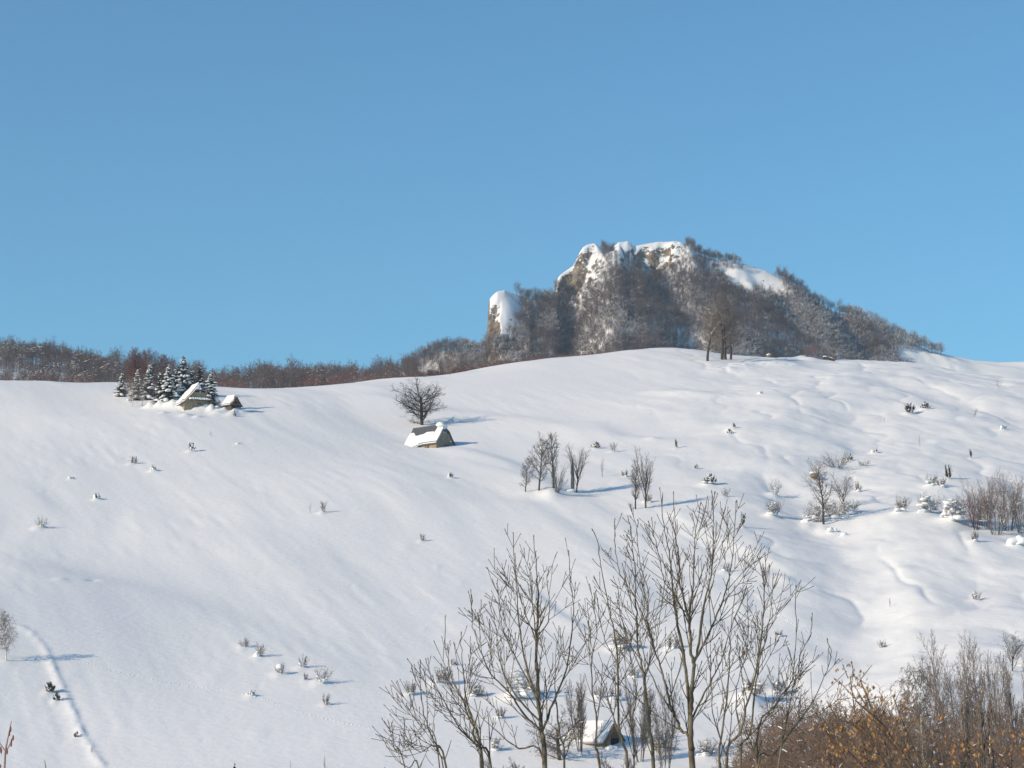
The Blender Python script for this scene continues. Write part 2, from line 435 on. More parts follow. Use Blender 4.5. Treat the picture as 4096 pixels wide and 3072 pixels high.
STY = {
 'birchfar': dict(n=[8, 6, 5, 4], wob=[.03, .07, .10, .12], up=[.03, .10, .04, -.04], tip=[.15, .25, .4, .6], nb=[34, 10, 6], start=[.15, .15, .15], ang=[34, 38, 42], lr=[.36, .42, .5], taper=[.6, .4, .3], rr=[.3, .4, .6], rmin=.03, low=1),
 'broad': dict(n=[4, 7, 5, 4, 3], wob=[.06, .12, .16, .18, .2], up=[.02, .06, .03, .01, .0], tip=[.6, .3, .3, .4, .5], nb=[16, 10, 6, 4.2], start=[.10, .15, .15, .2], ang=[60, 46, 48, 45], lr=[.92, .40, .45, .55], taper=[.15, .45, .4, .2], rr=[.36, .36, .4, .5], rmin=.015),
 'upright': dict(n=[8, 5, 4, 3], wob=[.05, .09, .14, .18], up=[.03, .12, .06, .0], tip=[.2, .3, .4, .5], nb=[27, 10, 5.5], start=[.18, .12, .15], ang=[48, 42, 45], lr=[.40, .42, .5], taper=[.55, .4, .3], rr=[.42, .45, .5], rmin=.016, low=1),
 'vase': dict(n=[4, 6, 4, 3], wob=[.04, .07, .12, .15], up=[.02, .07, .06, .02], tip=[.7, .3, .4, .5], nb=[10, 11, 6], start=[.2, .15, .15], ang=[28, 38, 42], lr=[1.5, .36, .5], taper=[.1, .5, .3], rr=[.55, .4, .5], rmin=.016),
 'birch': dict(n=[8, 6, 6, 5], wob=[.04, .10, .12, .12], up=[.03, .06, -.10, -.22], tip=[.15, .25, .4, .6], nb=[28, 10, 6], start=[.2, .15, .15], ang=[46, 45, 50], lr=[.42, .5, .55], taper=[.6, .4, .3], rr=[.36, .4, .5], rmin=.014, low=1),
 'shrub': dict(n=[6, 4, 3], wob=[.13, .16, .2], up=[.05, .05, .0], tip=[.35, .4, .5], nb=[8, 4.5], start=[.25, .2], ang=[36, 42], lr=[.38, .5], taper=[.4, .3], rr=[.5, .5], rmin=.011),
 'beech': dict(n=[5, 4, 3, 2], wob=[.05, .12, .16, .2], up=[.02, .08, .05, .0], tip=[.35, .35, .5, .6], nb=[12, 8, 6], start=[.28, .15, .1], ang=[46, 46, 48], lr=[.66, .46, .55], taper=[.35, .4, .2], rr=[.42, .45, .6], rmin=.03),
 'sapling': dict(n=[6, 4, 3], wob=[.05, .08, .12], up=[.03, .14, .06], tip=[.25, .4, .5], nb=[8, 2.5], start=[.3, .3], ang=[32, 35], lr=[.45, .4], taper=[.5, .3], rr=[.55, .6], rmin=.012),
 'willow': dict(n=[7, 5, 4, 3], wob=[.07, .10, .13, .16], up=[.03, .06, .05, .0], tip=[.3, .3, .4, .5], nb=[18, 9, 5], start=[.16, .12, .15], ang=[32, 38, 42], lr=[.36, .44, .5], taper=[.4, .4, .3], rr=[.42, .45, .55], rmin=.014),
}
STY['shrubd'] = dict(n=[7, 5, 4, 3], wob=[.10, .13, .16, .2], up=[.05, .05, .03, .0], tip=[.3, .4, .5, .6], nb=[11, 6, 4], start=[.12, .15, .15], ang=[34, 38, 42], lr=[.42, .5, .5], taper=[.4, .3, .2], rr=[.5, .55, .6], rmin=.012)
def grown(style, H, Wd, seed, stems=1, spread=0.0, rtrunk=None, lean=0.0):
    rng = random.Random(seed); out = []
    P = STY[style]
    L0 = {'broad': 0.60, 'vase': 0.42, 'beech': 0.78}.get(style, 0.95)
    for s in range(stems):
        a = s * 2.4 + rng.random()
        sp = spread * (0.25 + 0.75 * rng.random()) if stems > 1 else 0
        d = Vector((math.cos(a) * sp + lean, math.sin(a) * sp, 1)).normalized()
        p = Vector((math.cos(a) * .12 * (stems > 1) * spread, math.sin(a) * .12 * (stems > 1) * spread, -0.4 / H))
        grow(out, p, d, L0 * (rng.uniform(0.7, 1.05) if stems > 1 else 1), (rtrunk or 0.03 * H) / H, 0, dict(P, rmin=P['rmin'] / H), rng)
    allp = np.array([tuple(q) for _, ps, _ in out for q in ps])
    zmax = np.percentile(allp[:, 2], 99.7); xy = np.percentile(np.abs(allp[:, :2] - [lean * 0.3, 0]), 97, axis=0).max()
    sz = H / zmax; sx = (Wd / 2) / max(xy, 1e-3)
    res = []
    for lev, ps, rs in out:
        res.append((lev, [(q.x * sx, q.y * sx, q.z * sz if q.z > 0 else q.z * H) for q in ps], [max(r * H, P['rmin'] * (0.7 if lev >= len(P['n']) - 1 else 1)) for r in rs]))
    return res
def tree_meshes(chains, trunk_mat, twig_mat, name='bare_tree'):
    t = MB(); tubes(t, [(p, r) for l, p, r in chains if l == 0], 7)
    c = MB()
    tubes(c, [(p, r) for l, p, r in chains if l == 1], 5)
    tubes(c, [(p, r) for l, p, r in chains if l >= 2], 3)
    return t.mesh(name + '_trunk', trunk_mat), c.mesh(name + '_crown', twig_mat)
def branch_snow(chains, seed, frac=0.3, levs=(1, 2), w=1.0, mb=None):
    rng = random.Random(seed); mb = mb or MB()
    L = []
    for l, p, r in chains:
        if l in levs and rng.random() < frac:
            i0 = rng.randrange(0, max(1, len(p) - 2)); q = p[i0:i0 + 3]
            if len(q) < 2: continue
            if abs(q[-1][2] - q[0][2]) > 0.65 * math.dist(q[0], q[-1]): continue
            rr = [max(0.05, x * 0.9) * w for x in r[i0:i0 + 3]]
            L.append(([(a[0], a[1], a[2] + rs + rr_ * 0.3) for a, rs, rr_ in zip(q, r[i0:], rr)], [x * rng.uniform(.6, 1.2) for x in rr]))
    if L: tubes(mb, L, 4)
    return mb

# ------------------------------------------------------------------ what stands on the slope: kind, foot in photo pixels, height and width in photo pixels, label
ITEMS = [
 # bare trees
 ('upright', 2101, 1970, 140, 78, 'small bare tree at the outer end of the tree row below the barn', 'tree'),
 ('upright', 2156, 1968, 236, 108, 'tall slim bare tree with a straight dark trunk in the tree row below the barn', 'tree'),
 ('upright', 2213, 1962, 232, 84, 'tall narrow bare tree leaning beside a low thorny shrub below the barn', 'tree'),
 ('upright', 2542, 2042, 205, 74, 'thin bare tree standing next to a twin-stemmed tree on open snow', 'tree'),
 ('vase', 2583, 2037, 235, 80, 'twin-stemmed slender bare tree with upswept branches on open snow', 'tree'),
 ('upright', 3295, 2105, 268, 128, 'bare tree with a straight dark trunk among snowy brambles in the gully', 'tree'),
 ('vase', 3375, 2035, 150, 120, 'low wide bare tree behind the straight-trunked tree in the gully', 'tree'),
 ('birch', 25, 2652, 205, 112, 'lone birch with drooping twigs casting a long blue shadow beside the buried bank', 'tree'),
 ('vase', 1800, 1503, 108, 104, 'lone pale bare tree on the crest above the slate-roofed barn', 'tree'),
 ('upright', 2830, 1444, 236, 150, 'bare tree with snowy low branches beside the three-trunked clump on the crest', 'tree'),
 ('upright', 2888, 1438, 290, 150, 'tallest bare tree of the crest clump with a thick dark trunk', 'tree'),
 ('upright', 2902, 1438, 262, 150, 'bare tree in the middle of the crest clump with snow on its trunk', 'tree'),
 ('upright', 2923, 1438, 225, 140, 'bare tree of the crest clump with a long snowy side branch', 'tree'),
 ('upright', 3336, 1446, 86, 50, 'thin bare tree beside a snow-covered log on the crest', 'tree'),
 ('vase', 4050, 2692, 160, 120, 'rounded bare tree on the snowy bank above the valley thicket', 'tree'),
 # shrubs without leaves
 ('shrub', 2228, 1984, 122, 92, 'dense leafless thorn shrub at the foot of the tree row below the barn', 'shrub'),
 ('shrub', 3350, 1882, 76, 130, 'rounded leafless shrub growing along the buried stone bank by the brown boulder', 'shrub'),
 ('shrub', 3225, 1410, 56, 60, 'rusty brown leafless shrub behind the crest near the snow-capped stone', 'shrub'),
 ('shrub', 3260, 1432, 72, 92, 'widest rusty brown leafless shrub on the crest near the snowy log', 'shrub'),
 ('shrub', 165, 2116, 50, 52, 'twiggy shrub with a snow heap at its foot alone on the open slope', 'shrub'),
 ('shrub', 980, 2592, 38, 44, 'uppermost of the small twiggy shrubs strung down the middle of the slope', 'shrub'),
 ('shrub', 1040, 2632, 58, 46, 'thin twiggy shrub standing on a snow lump next to the uppermost shrub of the string', 'shrub'),
 ('shrub', 1122, 2700, 46, 52, 'twiggy shrub almost covered by one large snow cap', 'shrub'),
 ('shrub', 1212, 2675, 56, 50, 'bushy little shrub casting a thin shadow above the largest shrub of the string', 'shrub'),
 ('shrub', 1222, 2722, 30, 22, 'tiny shrub with a snow lump beside the largest shrub of the string', 'shrub'),
 ('shrub', 1288, 2738, 68, 78, 'largest twiggy shrub of the string, fan-shaped and speckled with snow', 'shrub'),
 ('shrub', 1305, 2824, 50, 40, 'lowest twiggy shrub of the string with snow balls at its foot', 'shrub'),
 ('shrub', 2455, 1808, 38, 32, 'small fan-shaped sapling on a snow mound behind the tree row', 'shrub'),
 ('shrub', 3105, 1988, 68, 52, 'crooked little leafless sapling at the edge of the gully', 'shrub'),
 ('shrub', 2905, 1990, 40, 34, 'faint leafless twigs on a snow lump below a pair of junipers', 'shrub'),
 ('shrub', 3530, 2592, 34, 34, 'small leafless twigs beside the lower gully', 'shrub'),
 ('shrub', 3905, 2405, 38, 44, 'small leafless twigs in a snow hollow', 'shrub'),
 ('shrub', 1295, 2052, 44, 28, 'faint leafless twigs alone in the middle of the wide slope', 'shrub'),
 ('shrub', 1690, 2168, 30, 26, 'tiny tuft of bare twigs on the wide slope above the ash trees', 'shrub'),
 ('shrub', 3460, 1868, 30, 60, 'low bare twigs at the end of the buried stone bank', 'shrub'),
 ('shrub', 2905, 2290, 40, 44, 'leafless shrub with snow at its foot at the top of the ski-like track', 'shrub'),
 # saplings
 ('sapling', 2410, 1908, 88, 28, 'thin forked sapling standing alone beyond the broken dead trunk', 'sapling'),
 ('sapling', 2550, 1838, 64, 32, 'slender sapling on a snow mound above the twin-stemmed tree', 'sapling'),
 ('sapling', 3680, 1788, 50, 18, 'single thin sapling on the smooth upper slope', 'sapling'),
 ('sapling', 3895, 1668, 36, 26, 'crooked snow-plastered sapling leaning over the snow', 'sapling'),
 ('sapling', 3998, 1557, 46, 36, 'pale cluster of thin stems by the bright snow hollow under the crest', 'sapling'),
 ('sapling', 3560, 2432, 40, 10, 'bare single stick standing beside a small snow pit', 'sapling'),
 ('sapling', 3533, 1692, 30, 12, 'leaning bare stick on the upper slope', 'sapling'),
 ('sapling', 845, 1745, 24, 8, 'short bare stick poking from the snow below the open-fronted hut', 'sapling'),
 ('sapling', 1240, 2050, 40, 12, 'bare single stick beside faint twigs on the wide slope', 'sapling'),
 ('sapling', 366, 3012, 30, 16, 'little bare twig on the buried bank', 'sapling'),
 # snow-laden bushes
 ('snowbush', 2592, 2010, 36, 34, 'snow-capped little bush behind the twin-stemmed tree', 'bush'),
 ('snowbush', 3097, 2068, 66, 62, 'round snow-laden bush on the far side of the gully head', 'bush'),
 ('snowbush', 3262, 2098, 82, 86, 'snowy bramble bush at the foot of the straight-trunked gully tree', 'bush'),
 ('snowbush', 3330, 2080, 76, 84, 'snowy bramble bush beside the gully tree toward the low wide tree', 'bush'),
 ('snowbush', 3395, 2060, 66, 80, 'snowy bramble bush under the low wide tree of the gully', 'bush'),
 ('snowbush', 3430, 1968, 40, 34, 'small snow-capped bush beyond the low wide tree of the gully', 'bush'),
 ('snowbush', 3610, 2052, 66, 62, 'snow-laden bush with twigs sticking out on top of the rounded mound', 'bush'),
 ('snowbush', 3716, 2056, 82, 94, 'wide lacy snow-laden bush next to the big snow-heaped bush', 'bush'),
 ('snowbush', 3822, 2092, 104, 112, 'big bush heaped with thick snow pads in front of the reddish thicket', 'bush'),
 ('snowbush', 3900, 2168, 40, 36, 'small brown bush half buried below the reddish thicket', 'bush'),
 ('snowbush', 1645, 2782, 56, 48, 'round snowy bush at the edge of the ash trees', 'bush'),
 ('snowbush', 1770, 2742, 68, 70, 'snow-laden bush with thin tall twigs behind the ash shoots', 'bush'),
 ('snowbush', 1815, 2664, 26, 30, 'little snow-capped bush above the bushes behind the ash shoots', 'bush'),
 ('snowbush', 1905, 2788, 56, 62, 'bush smothered in one hood of snow casting a dark blue shadow', 'bush'),
 ('snowbush', 2085, 2796, 126, 150, 'largest snow-laden bush behind the ash trees', 'bush'),
 ('snowbush', 2005, 2878, 44, 40, 'small snowy bush just below the largest snow-laden bush', 'bush'),
 ('snowbush', 2400, 2794, 52, 50, 'snow-capped bush above the roof of the valley hut', 'bush'),
 ('snowbush', 2466, 2802, 52, 56, 'brownish snow-capped bush next to the one above the valley hut', 'bush'),
 ('snowbush', 2535, 2712, 42, 50, 'snowy bush on the slope above the valley hut', 'bush'),
 ('snowbush', 1985, 3008, 50, 46, 'small bush on a snow heap in front of the largest snow-laden bush', 'bush'),
 ('snowbush', 2832, 3026, 66, 74, 'snow-covered bush near the ash trunk above the valley floor', 'bush'),
 ('snowbush', 3022, 2812, 72, 96, 'bush under a big snow heap beside the brown thicket edge', 'bush'),
 ('snowbush', 3112, 2778, 60, 56, 'small twiggy bush on a snow heap at the thicket edge', 'bush'),
 ('snowbush', 2640, 3000, 50, 70, 'snow-heaped bush beside the valley hut', 'bush'),
 ('snowbush', 3765, 1950, 40, 44, 'dark snow-flecked bush beneath the two brown shoots', 'bush'),
 ('snowbush', 3725, 1946, 46, 44, 'bush sunk in a snow lump beside the dark snow-flecked bush', 'bush'),
 ('snowbush', 3115, 2548, 24, 30, 'small snow-capped tussock near the end of the straight track', 'bush'),
 ('snowbush', 2180, 1796, 44, 36, 'dark little bush with a snow hood above the tree row', 'bush'),
 ('snowbush', 2500, 1908, 28, 26, 'tiny dark bush between the thin sapling and the twin-stemmed tree', 'bush'),
 ('snowbush', 2480, 2600, 66, 80, 'snow-smothered bush in the dip behind the ash crowns', 'bush'),
 ('snowbush', 2690, 2600, 60, 60, 'bare-topped snowy bush behind the ash trunk', 'bush'),
 # snow lumps hiding a shrub
 ('lump', 388, 2000, 26, 32, 'snow lump hiding a small shrub on the open slope', 'snow lump'),
 ('lump', 285, 1916, 12, 26, 'flat snow lump with a few twigs on the open slope', 'snow lump'),
 ('lump', 612, 1886, 24, 34, 'snow lump with a dark twig beside the brown tufts', 'snow lump'),
 ('lump', 1000, 2788, 26, 42, 'double snow lump crossed by an animal track', 'snow lump'),
 ('lump', 1803, 2034 - 120, 24, 26, 'snow lump with a dark twig below the barn', 'snow lump'),
 ('lump', 3495, 1814, 22, 36, 'flat-topped snow lump on the upper right of the gully', 'snow lump'),
 ('lump', 4012, 1720, 18, 26, 'dark tussock with a snow cap on the smooth upper slope', 'snow lump'),
 ('lump', 3040, 1577, 12, 26, 'dark twig in a small snow lump below the crest clump', 'snow lump'),
 ('lump', 955, 1778, 9, 26, 'low snow ripple with a dark edge below the open-fronted hut', 'snow lump'),
 ('lump', 4070, 2190, 44, 64, 'big rounded snow mound below the reddish thicket', 'snow lump'),
 ('lump', 3330, 2136, 24, 46, 'rounded snow hummock at the foot of the gully tree', 'snow lump'),
 ('lump', 3375, 2146, 20, 36, 'small rounded snow hummock in the gully bottom', 'snow lump'),
 # junipers and tufts
 ('juniper', 200, 2778, 56, 40, 'upper of two dark junipers pushed up through the buried bank', 'juniper'),
 ('juniper', 226, 2806, 48, 30, 'lower of two dark junipers pushed up through the buried bank', 'juniper'),
 ('juniper', 305, 2952, 32, 18, 'tiny juniper on the buried bank', 'juniper'),
 ('juniper', 2385, 1796, 34, 42, 'spiky dark juniper fingers on a snow mound', 'juniper'),
 ('juniper', 2705, 1794, 46, 18, 'narrow columnar juniper on the open upper slope', 'juniper'),
 ('juniper', 2918, 1736, 28, 22, 'small juniper beside a snow dome under the crest', 'juniper'),
 ('juniper', 2936, 1716, 22, 16, 'tiny juniper behind the snow dome under the crest', 'juniper'),
 ('juniper', 3640, 1658, 52, 44, 'dark bushy juniper on the smooth upper slope', 'juniper'),
 ('juniper', 3702, 1638, 34, 42, 'row of small dark juniper shoots beside the bushy juniper', 'juniper'),
 ('juniper', 3400, 1844, 34, 24, 'small dark juniper standing on a snow lump', 'juniper'),
 ('juniper', 2840, 1942, 52, 62, 'wide snow-flecked juniper on the slope above the ash tips', 'juniper'),
 ('juniper', 2786, 1877, 24, 14, 'tiny lone juniper with a short shadow', 'juniper'),
 ('juniper', 2975, 2112, 72, 26, 'tall columnar juniper casting a long shadow', 'juniper'),
 ('juniper', 765, 1808, 44, 28, 'little snow-plastered fir sapling on the open slope below the house', 'fir sapling'),
 ('tuft', 535, 1858, 30, 40, 'two brown shrub tufts on the open slope below the spruce grove', 'shrub'),
 ('tuft', 3885, 1834, 34, 16, 'small upright brown tuft on the smooth slope', 'shrub'),
 ('tuft', 3795, 1916, 52, 34, 'two upright brown shoots above the snow-flecked bush', 'shrub'),
]
rg = random.Random(7)
PLACED = []
for it in ITEMS:
    kind, px, py, h, w, lab, cat = it
    x, y = ghit(px, py)
    PLACED.append((x, y))
for it, (x, y) in zip(ITEMS, PLACED):
    kind, px, py, h, w, lab, cat = it
    s = y / F
    if kind in ('snowbush', 'juniper', 'tuft', 'shrub') :
        BUMPS.append((x - 0.25 * w * s, y, 0.16 * h * s * rg.uniform(0.7, 1.5), max(0.45 * w * s, 0.6), 1.6))
    elif kind == 'lump':
        BUMPS.append((x, y, 0.3 * h * s, 0.5 * w * s, 1.6))
    elif w > 60 and py > 1500:
        BUMPS.append((x, y, 0.25, 1.5, 1.5))
for px, py, am, r in [(2920, 1722, .8, 1.5), (655, 1652, .6, 1.2), (745, 1663, .9, 1.8), (790, 1670, .8, 1.4), (870, 1655, 1.0, 2.2), (930, 1660, 1.0, 2.0),
                      (2760, 1580, .9, 8), (3560, 1560, .5, 3), (3290, 2130, .8, 2), (3230, 2115, .7, 1.6), (2610, 1755, .5, 2), (2990, 2800, 1.4, 2.4),
                      (4000, 1535, -1.2, 3), (3600, 2290, .7, 3), (3140, 2320, .7, 2.5), (370, 2320, -.4, 1.2), (240, 2320, .3, 1.5)]:
    x, y = ghit(px, py); BUMPS.append((x, y, am, r, 1.8))
for px, dy_, am, r in [(722, 4, .7, 3.0), (706, 8, 1.0, 4.0), (690, 3, .45, 3.5), (668, 6, .4, 4.0)]:      # snow slid off the house roof
    x, y = ghit(px, 1632); x *= (y + dy_) / y; BUMPS.append((x, y + dy_, am, r, 1.5))
for i in range(150):       # small wind scoops and humps
    px, py = rg.uniform(-100, 4200), rg.uniform(1560, 3040)
    x, y = hit(px, py, base_ground, n=300)
    BUMPS.append((x, y, rg.uniform(-.12, .13), rg.uniform(.5, 2.2), rg.uniform(1.5, 4)))

tick('items')
# ------------------------------------------------------------------ ground sheet
def ground_sheet():
    cs = np.concatenate([np.linspace(-1.4, -.24, 24), np.linspace(-.236, .236, 660), np.linspace(.24, 1.4, 24)])
    ys = np.concatenate([np.linspace(-58, 330, 50)[:-1], np.linspace(330, 1010, 500)[:-1], np.linspace(1010, 1320, 60)[:-1], np.geomspace(1320, 9000, 24)])
    Y, Cc = np.meshgrid(ys, cs, indexing='ij')
    X = Cc * (Y + 60)
    Z = ground(X.ravel(), Y.ravel()).reshape(X.shape)
    n, m = X.shape
    idx = np.arange(n * m).reshape(n, m)
    f = np.stack([idx[:-1, :-1], idx[:-1, 1:], idx[1:, 1:], idx[1:, :-1]], -1).reshape(-1, 4)
    me = mk_mesh('snow_ground', np.stack([X, Y, Z], -1).reshape(-1, 3), [(f, 0)], [M_ground])
    o = obj('snow_ground', me); o['kind'] = 'structure'
    o['label'] = 'wide smooth snow slope with wind drifts rising to a rounded crest'
ground_sheet()
tick('ground')

# ------------------------------------------------------------------ rocky peak
SKY = np.array([(900, 1560), (1400, 1530), (1600, 1490), (1660, 1445), (1700, 1428), (1760, 1405), (1850, 1400), (1940, 1402), (1947, 1398), (1951, 1248),
 (1957, 1198), (1973, 1178), (1990, 1164), (2018, 1156), (2047, 1165), (2100, 1188), (2160, 1202), (2215, 1206), (2219, 1150), (2227, 1119), (2241, 1099), (2270, 1078), (2291, 1064),
 (2301, 1049), (2316, 1014), (2331, 990), (2350, 979), (2376, 974), (2386, 977), (2398, 990), (2415, 1003), (2440, 1009), (2451, 1006), (2456, 985), (2475, 966), (2495, 964), (2510, 959), (2525, 965),
 (2536, 979), (2560, 973), (2582, 970), (2634, 965), (2690, 971), (2715, 979), (2730, 988), (2760, 1000), (2800, 1020), (2855, 1038), (2898, 1057), (2920, 1055), (2947, 1049), (2990, 1057),
 (3061, 1082), (3153, 1130), (3246, 1190), (3284, 1210), (3360, 1240), (3430, 1275), (3544, 1322), (3653, 1372), (3723, 1404), (3804, 1422), (3894, 1440),
 (4002, 1449), (4096, 1446), (4400, 1440), (5200, 1470)], float)
YR = np.array([(900, 1800), (1600, 1790), (1900, 1780), (1950, 1785), (2080, 1800), (2210, 1845), (2300, 1850), (2700, 1880), (2960, 1880), (3300, 1870), (3723, 1850), (5200, 1900)], float)
SK_C = colc(SKY[:, 0], SKY[:, 1]); SK_E = elev(SKY[:, 1]); YR_C = colc(YR[:, 0], 1200)
_e0 = np.interp(TC, SK_C, SK_E)
_e1 = np.array([_e0[max(0, i - 16):i + 17].min() for i in range(len(TC))])
T_ES = _sm(_e1, 16)
_DP = np.array([(1900, 1402), (1945, 1395), (1951, 1250), (1957, 1203), (1966, 1186), (1980, 1172), (2000, 1163), (2030, 1158), (2060, 1158), (2090, 1162), (2130, 1175), (2190, 1195), (2260, 1215)], float)
_d0 = np.interp(TC, colc(_DP[:, 0], _DP[:, 1]), elev(_DP[:, 1]))
_cl = float(colc(1984, 1170))
_d1 = np.where(TC < _cl, np.interp(_cl, TC, _d0), _d0)
T_ED = _sm(_d1, 5)
def mraw(c, y):
    er = np.interp(c, SK_C, SK_E); yr = np.interp(c, TC, _sm(np.interp(TC, YR_C, YR[:, 1]), 20))
    px = 2048 + F * c * 0.965
    d = yr - y
    df = np.maximum(d, 0); db = np.maximum(-d, 0)
    inner = sstep(1946, 1950, px) * (1 - sstep(2110, 2200, px)) * sstep(3, 24, df)
    er = er + (np.interp(c, TC, T_ED) - er) * inner * sstep(1980, 2016, px)
    es = np.interp(c, TC, T_ES)
    hold = np.where((px > 1900) & (px < 2120), 62.0, 26.0)
    er = es + (er - es) * np.exp(-(np.maximum(df - 2 - 2 * vn(c * y / 9, y / 10, 70), 0) / hold) ** 2)
    rocky = np.clip(sstep(2205, 2240, px) * (1 - sstep(2700, 2760, px)), 0, 1)
    dome = sstep(1935, 1950, px) * (1 - sstep(2060, 2130, px)) * (1 - sstep(52, 84, df))
    slope = 0.60
    drop = slope * df + 3.5 * (1 - np.exp(-df / 4.0)) * 0 
    # cliffs under the summit
    cl = rocky * (0.5 + 0.5 * vn(px / 60, y * 0 + 3, 71))
    drop = drop + cl * 8 * sstep(3, 14, df + 4 * vn(c * y / 7, y / 9, 72))
    lf = rocky * (1 - sstep(2330, 2420, px))
    drop = drop + lf * 11 * sstep(3, 18, df + 4 * vn(c * y / 9, y / 11, 73))
    # snow dome: round on top, then steep
    drop = drop * (1 - dome) + dome * (0.0105 * df ** 2 + 0.14 * df + 5 * sstep(8, 40, df) * (1 - sstep(1950, 2040, px)) + 13 * sstep(22, 33, df + 5 * fbm(c * y / 7, y / 8, 75, 3)) * (1 - sstep(1962, 2004, px + 10 * vn(c * y / 5, y / 6, 76))))
    back = 0.5 * db
    z = er * yr - drop - back
    return z, df, rocky, dome
MLINES = []
def peak(x, y):
    x = np.atleast_1d(np.asarray(x, float)); y = np.atleast_1d(np.asarray(y, float))
    c = x / y
    z, df, rocky, dome = mraw(c, y)
    k = sstep(1, 14, df)
    z = z + k * (1 - dome) * (2.6 * fbm(x / 34, y / 40, 81, 4) + 1.0)
    z = z + k * rocky * (1 - sstep(18, 36, df)) * 2.6 * fbm(x / 9, y / 8, 82, 4)
    z = z + sstep(0, 6, df) * dome * 0.7 * fbm(x / 7, y / 9, 83, 4) * sstep(20, 40, df) * (1 - sstep(-9, 2, x))
    for P, amp, wd in MLINES:
        best = np.full(x.shape, 1e9)
        for i in range(len(P) - 1):
            a, b = np.array(P[i]), np.array(P[i + 1]); d = b - a
            t = np.clip(((x - a[0]) * d[0] + (y - a[1]) * d[1]) / (d @ d + 1e-9), 0, 1)
            best = np.minimum(best, np.hypot(x - a[0] - t * d[0], y - a[1] - t * d[1]))
        z = z + amp * np.exp(-(best / wd) ** 2)
    return z
def phit(px, py): return hit(px, py, peak, 1600, 1900, 700)
for pts, amp, wd in [([(2590, 1060), (2640, 1130), (2700, 1220), (2745, 1310), (2780, 1420)], -17, 15),
                     ([(2440, 1060), (2540, 1120), (2620, 1190), (2690, 1290), (2730, 1380)], 9, 13),
                     ([(2730, 1010), (2790, 1080), (2860, 1150), (2920, 1230)], 7, 9),
                     ([(2830, 1080), (2890, 1160), (2960, 1260)], -6, 9),
                     ([(2900, 1075), (2980, 1100), (3010, 1140)], 5, 8),
                     ([(3000, 1090), (3050, 1140), (3100, 1180), (3160, 1290)], -6, 10),
                     ([(3330, 1260), (3400, 1340), (3440, 1420)], -7, 12),
                     ([(3180, 1200), (3260, 1300), (3330, 1400)], 5, 14),
                     ([(2090, 1200), (2130, 1320), (2180, 1420)], -5, 12)]:
    MLINES.append(([phit(px, py) for px, py in pts], amp, wd))
def peak_sheet():
    px = np.concatenate([np.arange(850, 1900, 14), np.arange(1900, 2800, 3.2), np.arange(2800, 3800, 5), np.arange(3800, 5200, 30)])
    cs = (px - 2048) / F / 0.965
    ys = np.concatenate([np.linspace(1480, 1680, 22)[:-1], np.linspace(1680, 1895, 190)[:-1], np.linspace(1895, 2200, 26)])
    Y, Cc = np.meshgrid(ys, cs, indexing='ij'); X = Cc * Y
    Z = peak(X.ravel(), Y.ravel()).reshape(X.shape)
    n, m = X.shape; idx = np.arange(n * m).reshape(n, m)
    f = np.stack([idx[:-1, :-1], idx[:-1, 1:], idx[1:, 1:], idx[1:, :-1]], -1).reshape(-1, 4)
    o = obj('rocky_peak', mk_mesh('rocky_peak', np.stack([X, Y, Z], -1).reshape(-1, 3), [(f, 0)], [M_peak]))
    o['kind'] = 'structure'; o['label'] = 'snowy rocky peak with cliffs and a white snow dome at its foot'
peak_sheet()
tick('peak_s')

# ------------------------------------------------------------------ woods
def far_tree(seed, H, Wd, tm, twig, frost=0.0):
    ch = grown('beech', H, Wd, seed, rtrunk=0.2)
    tr, cr = tree_meshes(ch, tm, twig, 'beech')
    sn = branch_snow(ch, seed, frost, (1, 2, 3), 2.0) if frost else None
    both = MB()
    tubes(both, [(p, r) for l, p, r in ch if l == 0], 5, 0)
    tubes(both, [(p, r) for l, p, r in ch if l >= 1], 3, 0)
    if frost:
        b0 = branch_snow(ch, seed, frost, (1, 2, 3), 2.0)
        for v, (f, _) in zip(b0.v, b0.g):
            both.v.append(v); both.g.append((f + both.n, 1))
        both.n += b0.n
    me = both.mesh('beech_whole', [twig, M_snowpad])
    return dict(trunk=tr, crown=cr, snow=sn.mesh('beech_snow', M_snowpad) if sn and sn.v else None, whole=me, H=H)
FT = [far_tree(101, 14, 9.5, M_wood, M_wood, 0.02), far_tree(102, 14, 9, M_wood, M_wood, 0.0), far_tree(103, 13, 9.5, M_wood, M_wood, 0.05),
      far_tree(104, 13, 9, M_wood, M_wood, 0.2), far_tree(105, 12, 9, M_wood, M_wood, 0.45),
      far_tree(106, 10, 9, M_woodred, M_woodred, 0.02), far_tree(107, 10, 8.5, M_woodred, M_woodred, 0.0)]
tick('ft')
rw = random.Random(31)
WOOD, SCRUB, PEAKT = [], [], []
def spaced(L, x, y, d):
    for q in reversed(L[-400:]):
        if abs(q[0] - x) < d and math.hypot(q[0] - x, q[1] - y) < d: return False
    return True
nr = np.random.default_rng(5)
def pick(px, y, fac, d, nmax, keep):
    c = (px - 2048) / F / fac; x = c * y
    out = []
    cell = {}
    for i in np.nonzero(keep(px, y, c, x))[0]:
        g = (int(x[i] // d), int(y[i] // d))
        if any(math.hypot(x[j] - x[i], y[j] - y[i]) < d for a in (-1, 0, 1) for b in (-1, 0, 1) for j in cell.get((g[0] + a, g[1] + b), ())): continue
        cell.setdefault(g, []).append(i); out.append(i)
        if len(out) >= nmax: break
    return np.array(out), x, c
px = nr.uniform(-140, 1660, 6000); yy = nr.uniform(1000, 1262, 6000)
ii, xx, cc_ = pick(px, yy, 0.98, 4.2, 900, lambda p, y, c, x: y > np.interp(c, TC, T_YC) + 45)
redn = vn(px / 160.0, yy / 60.0, 91)
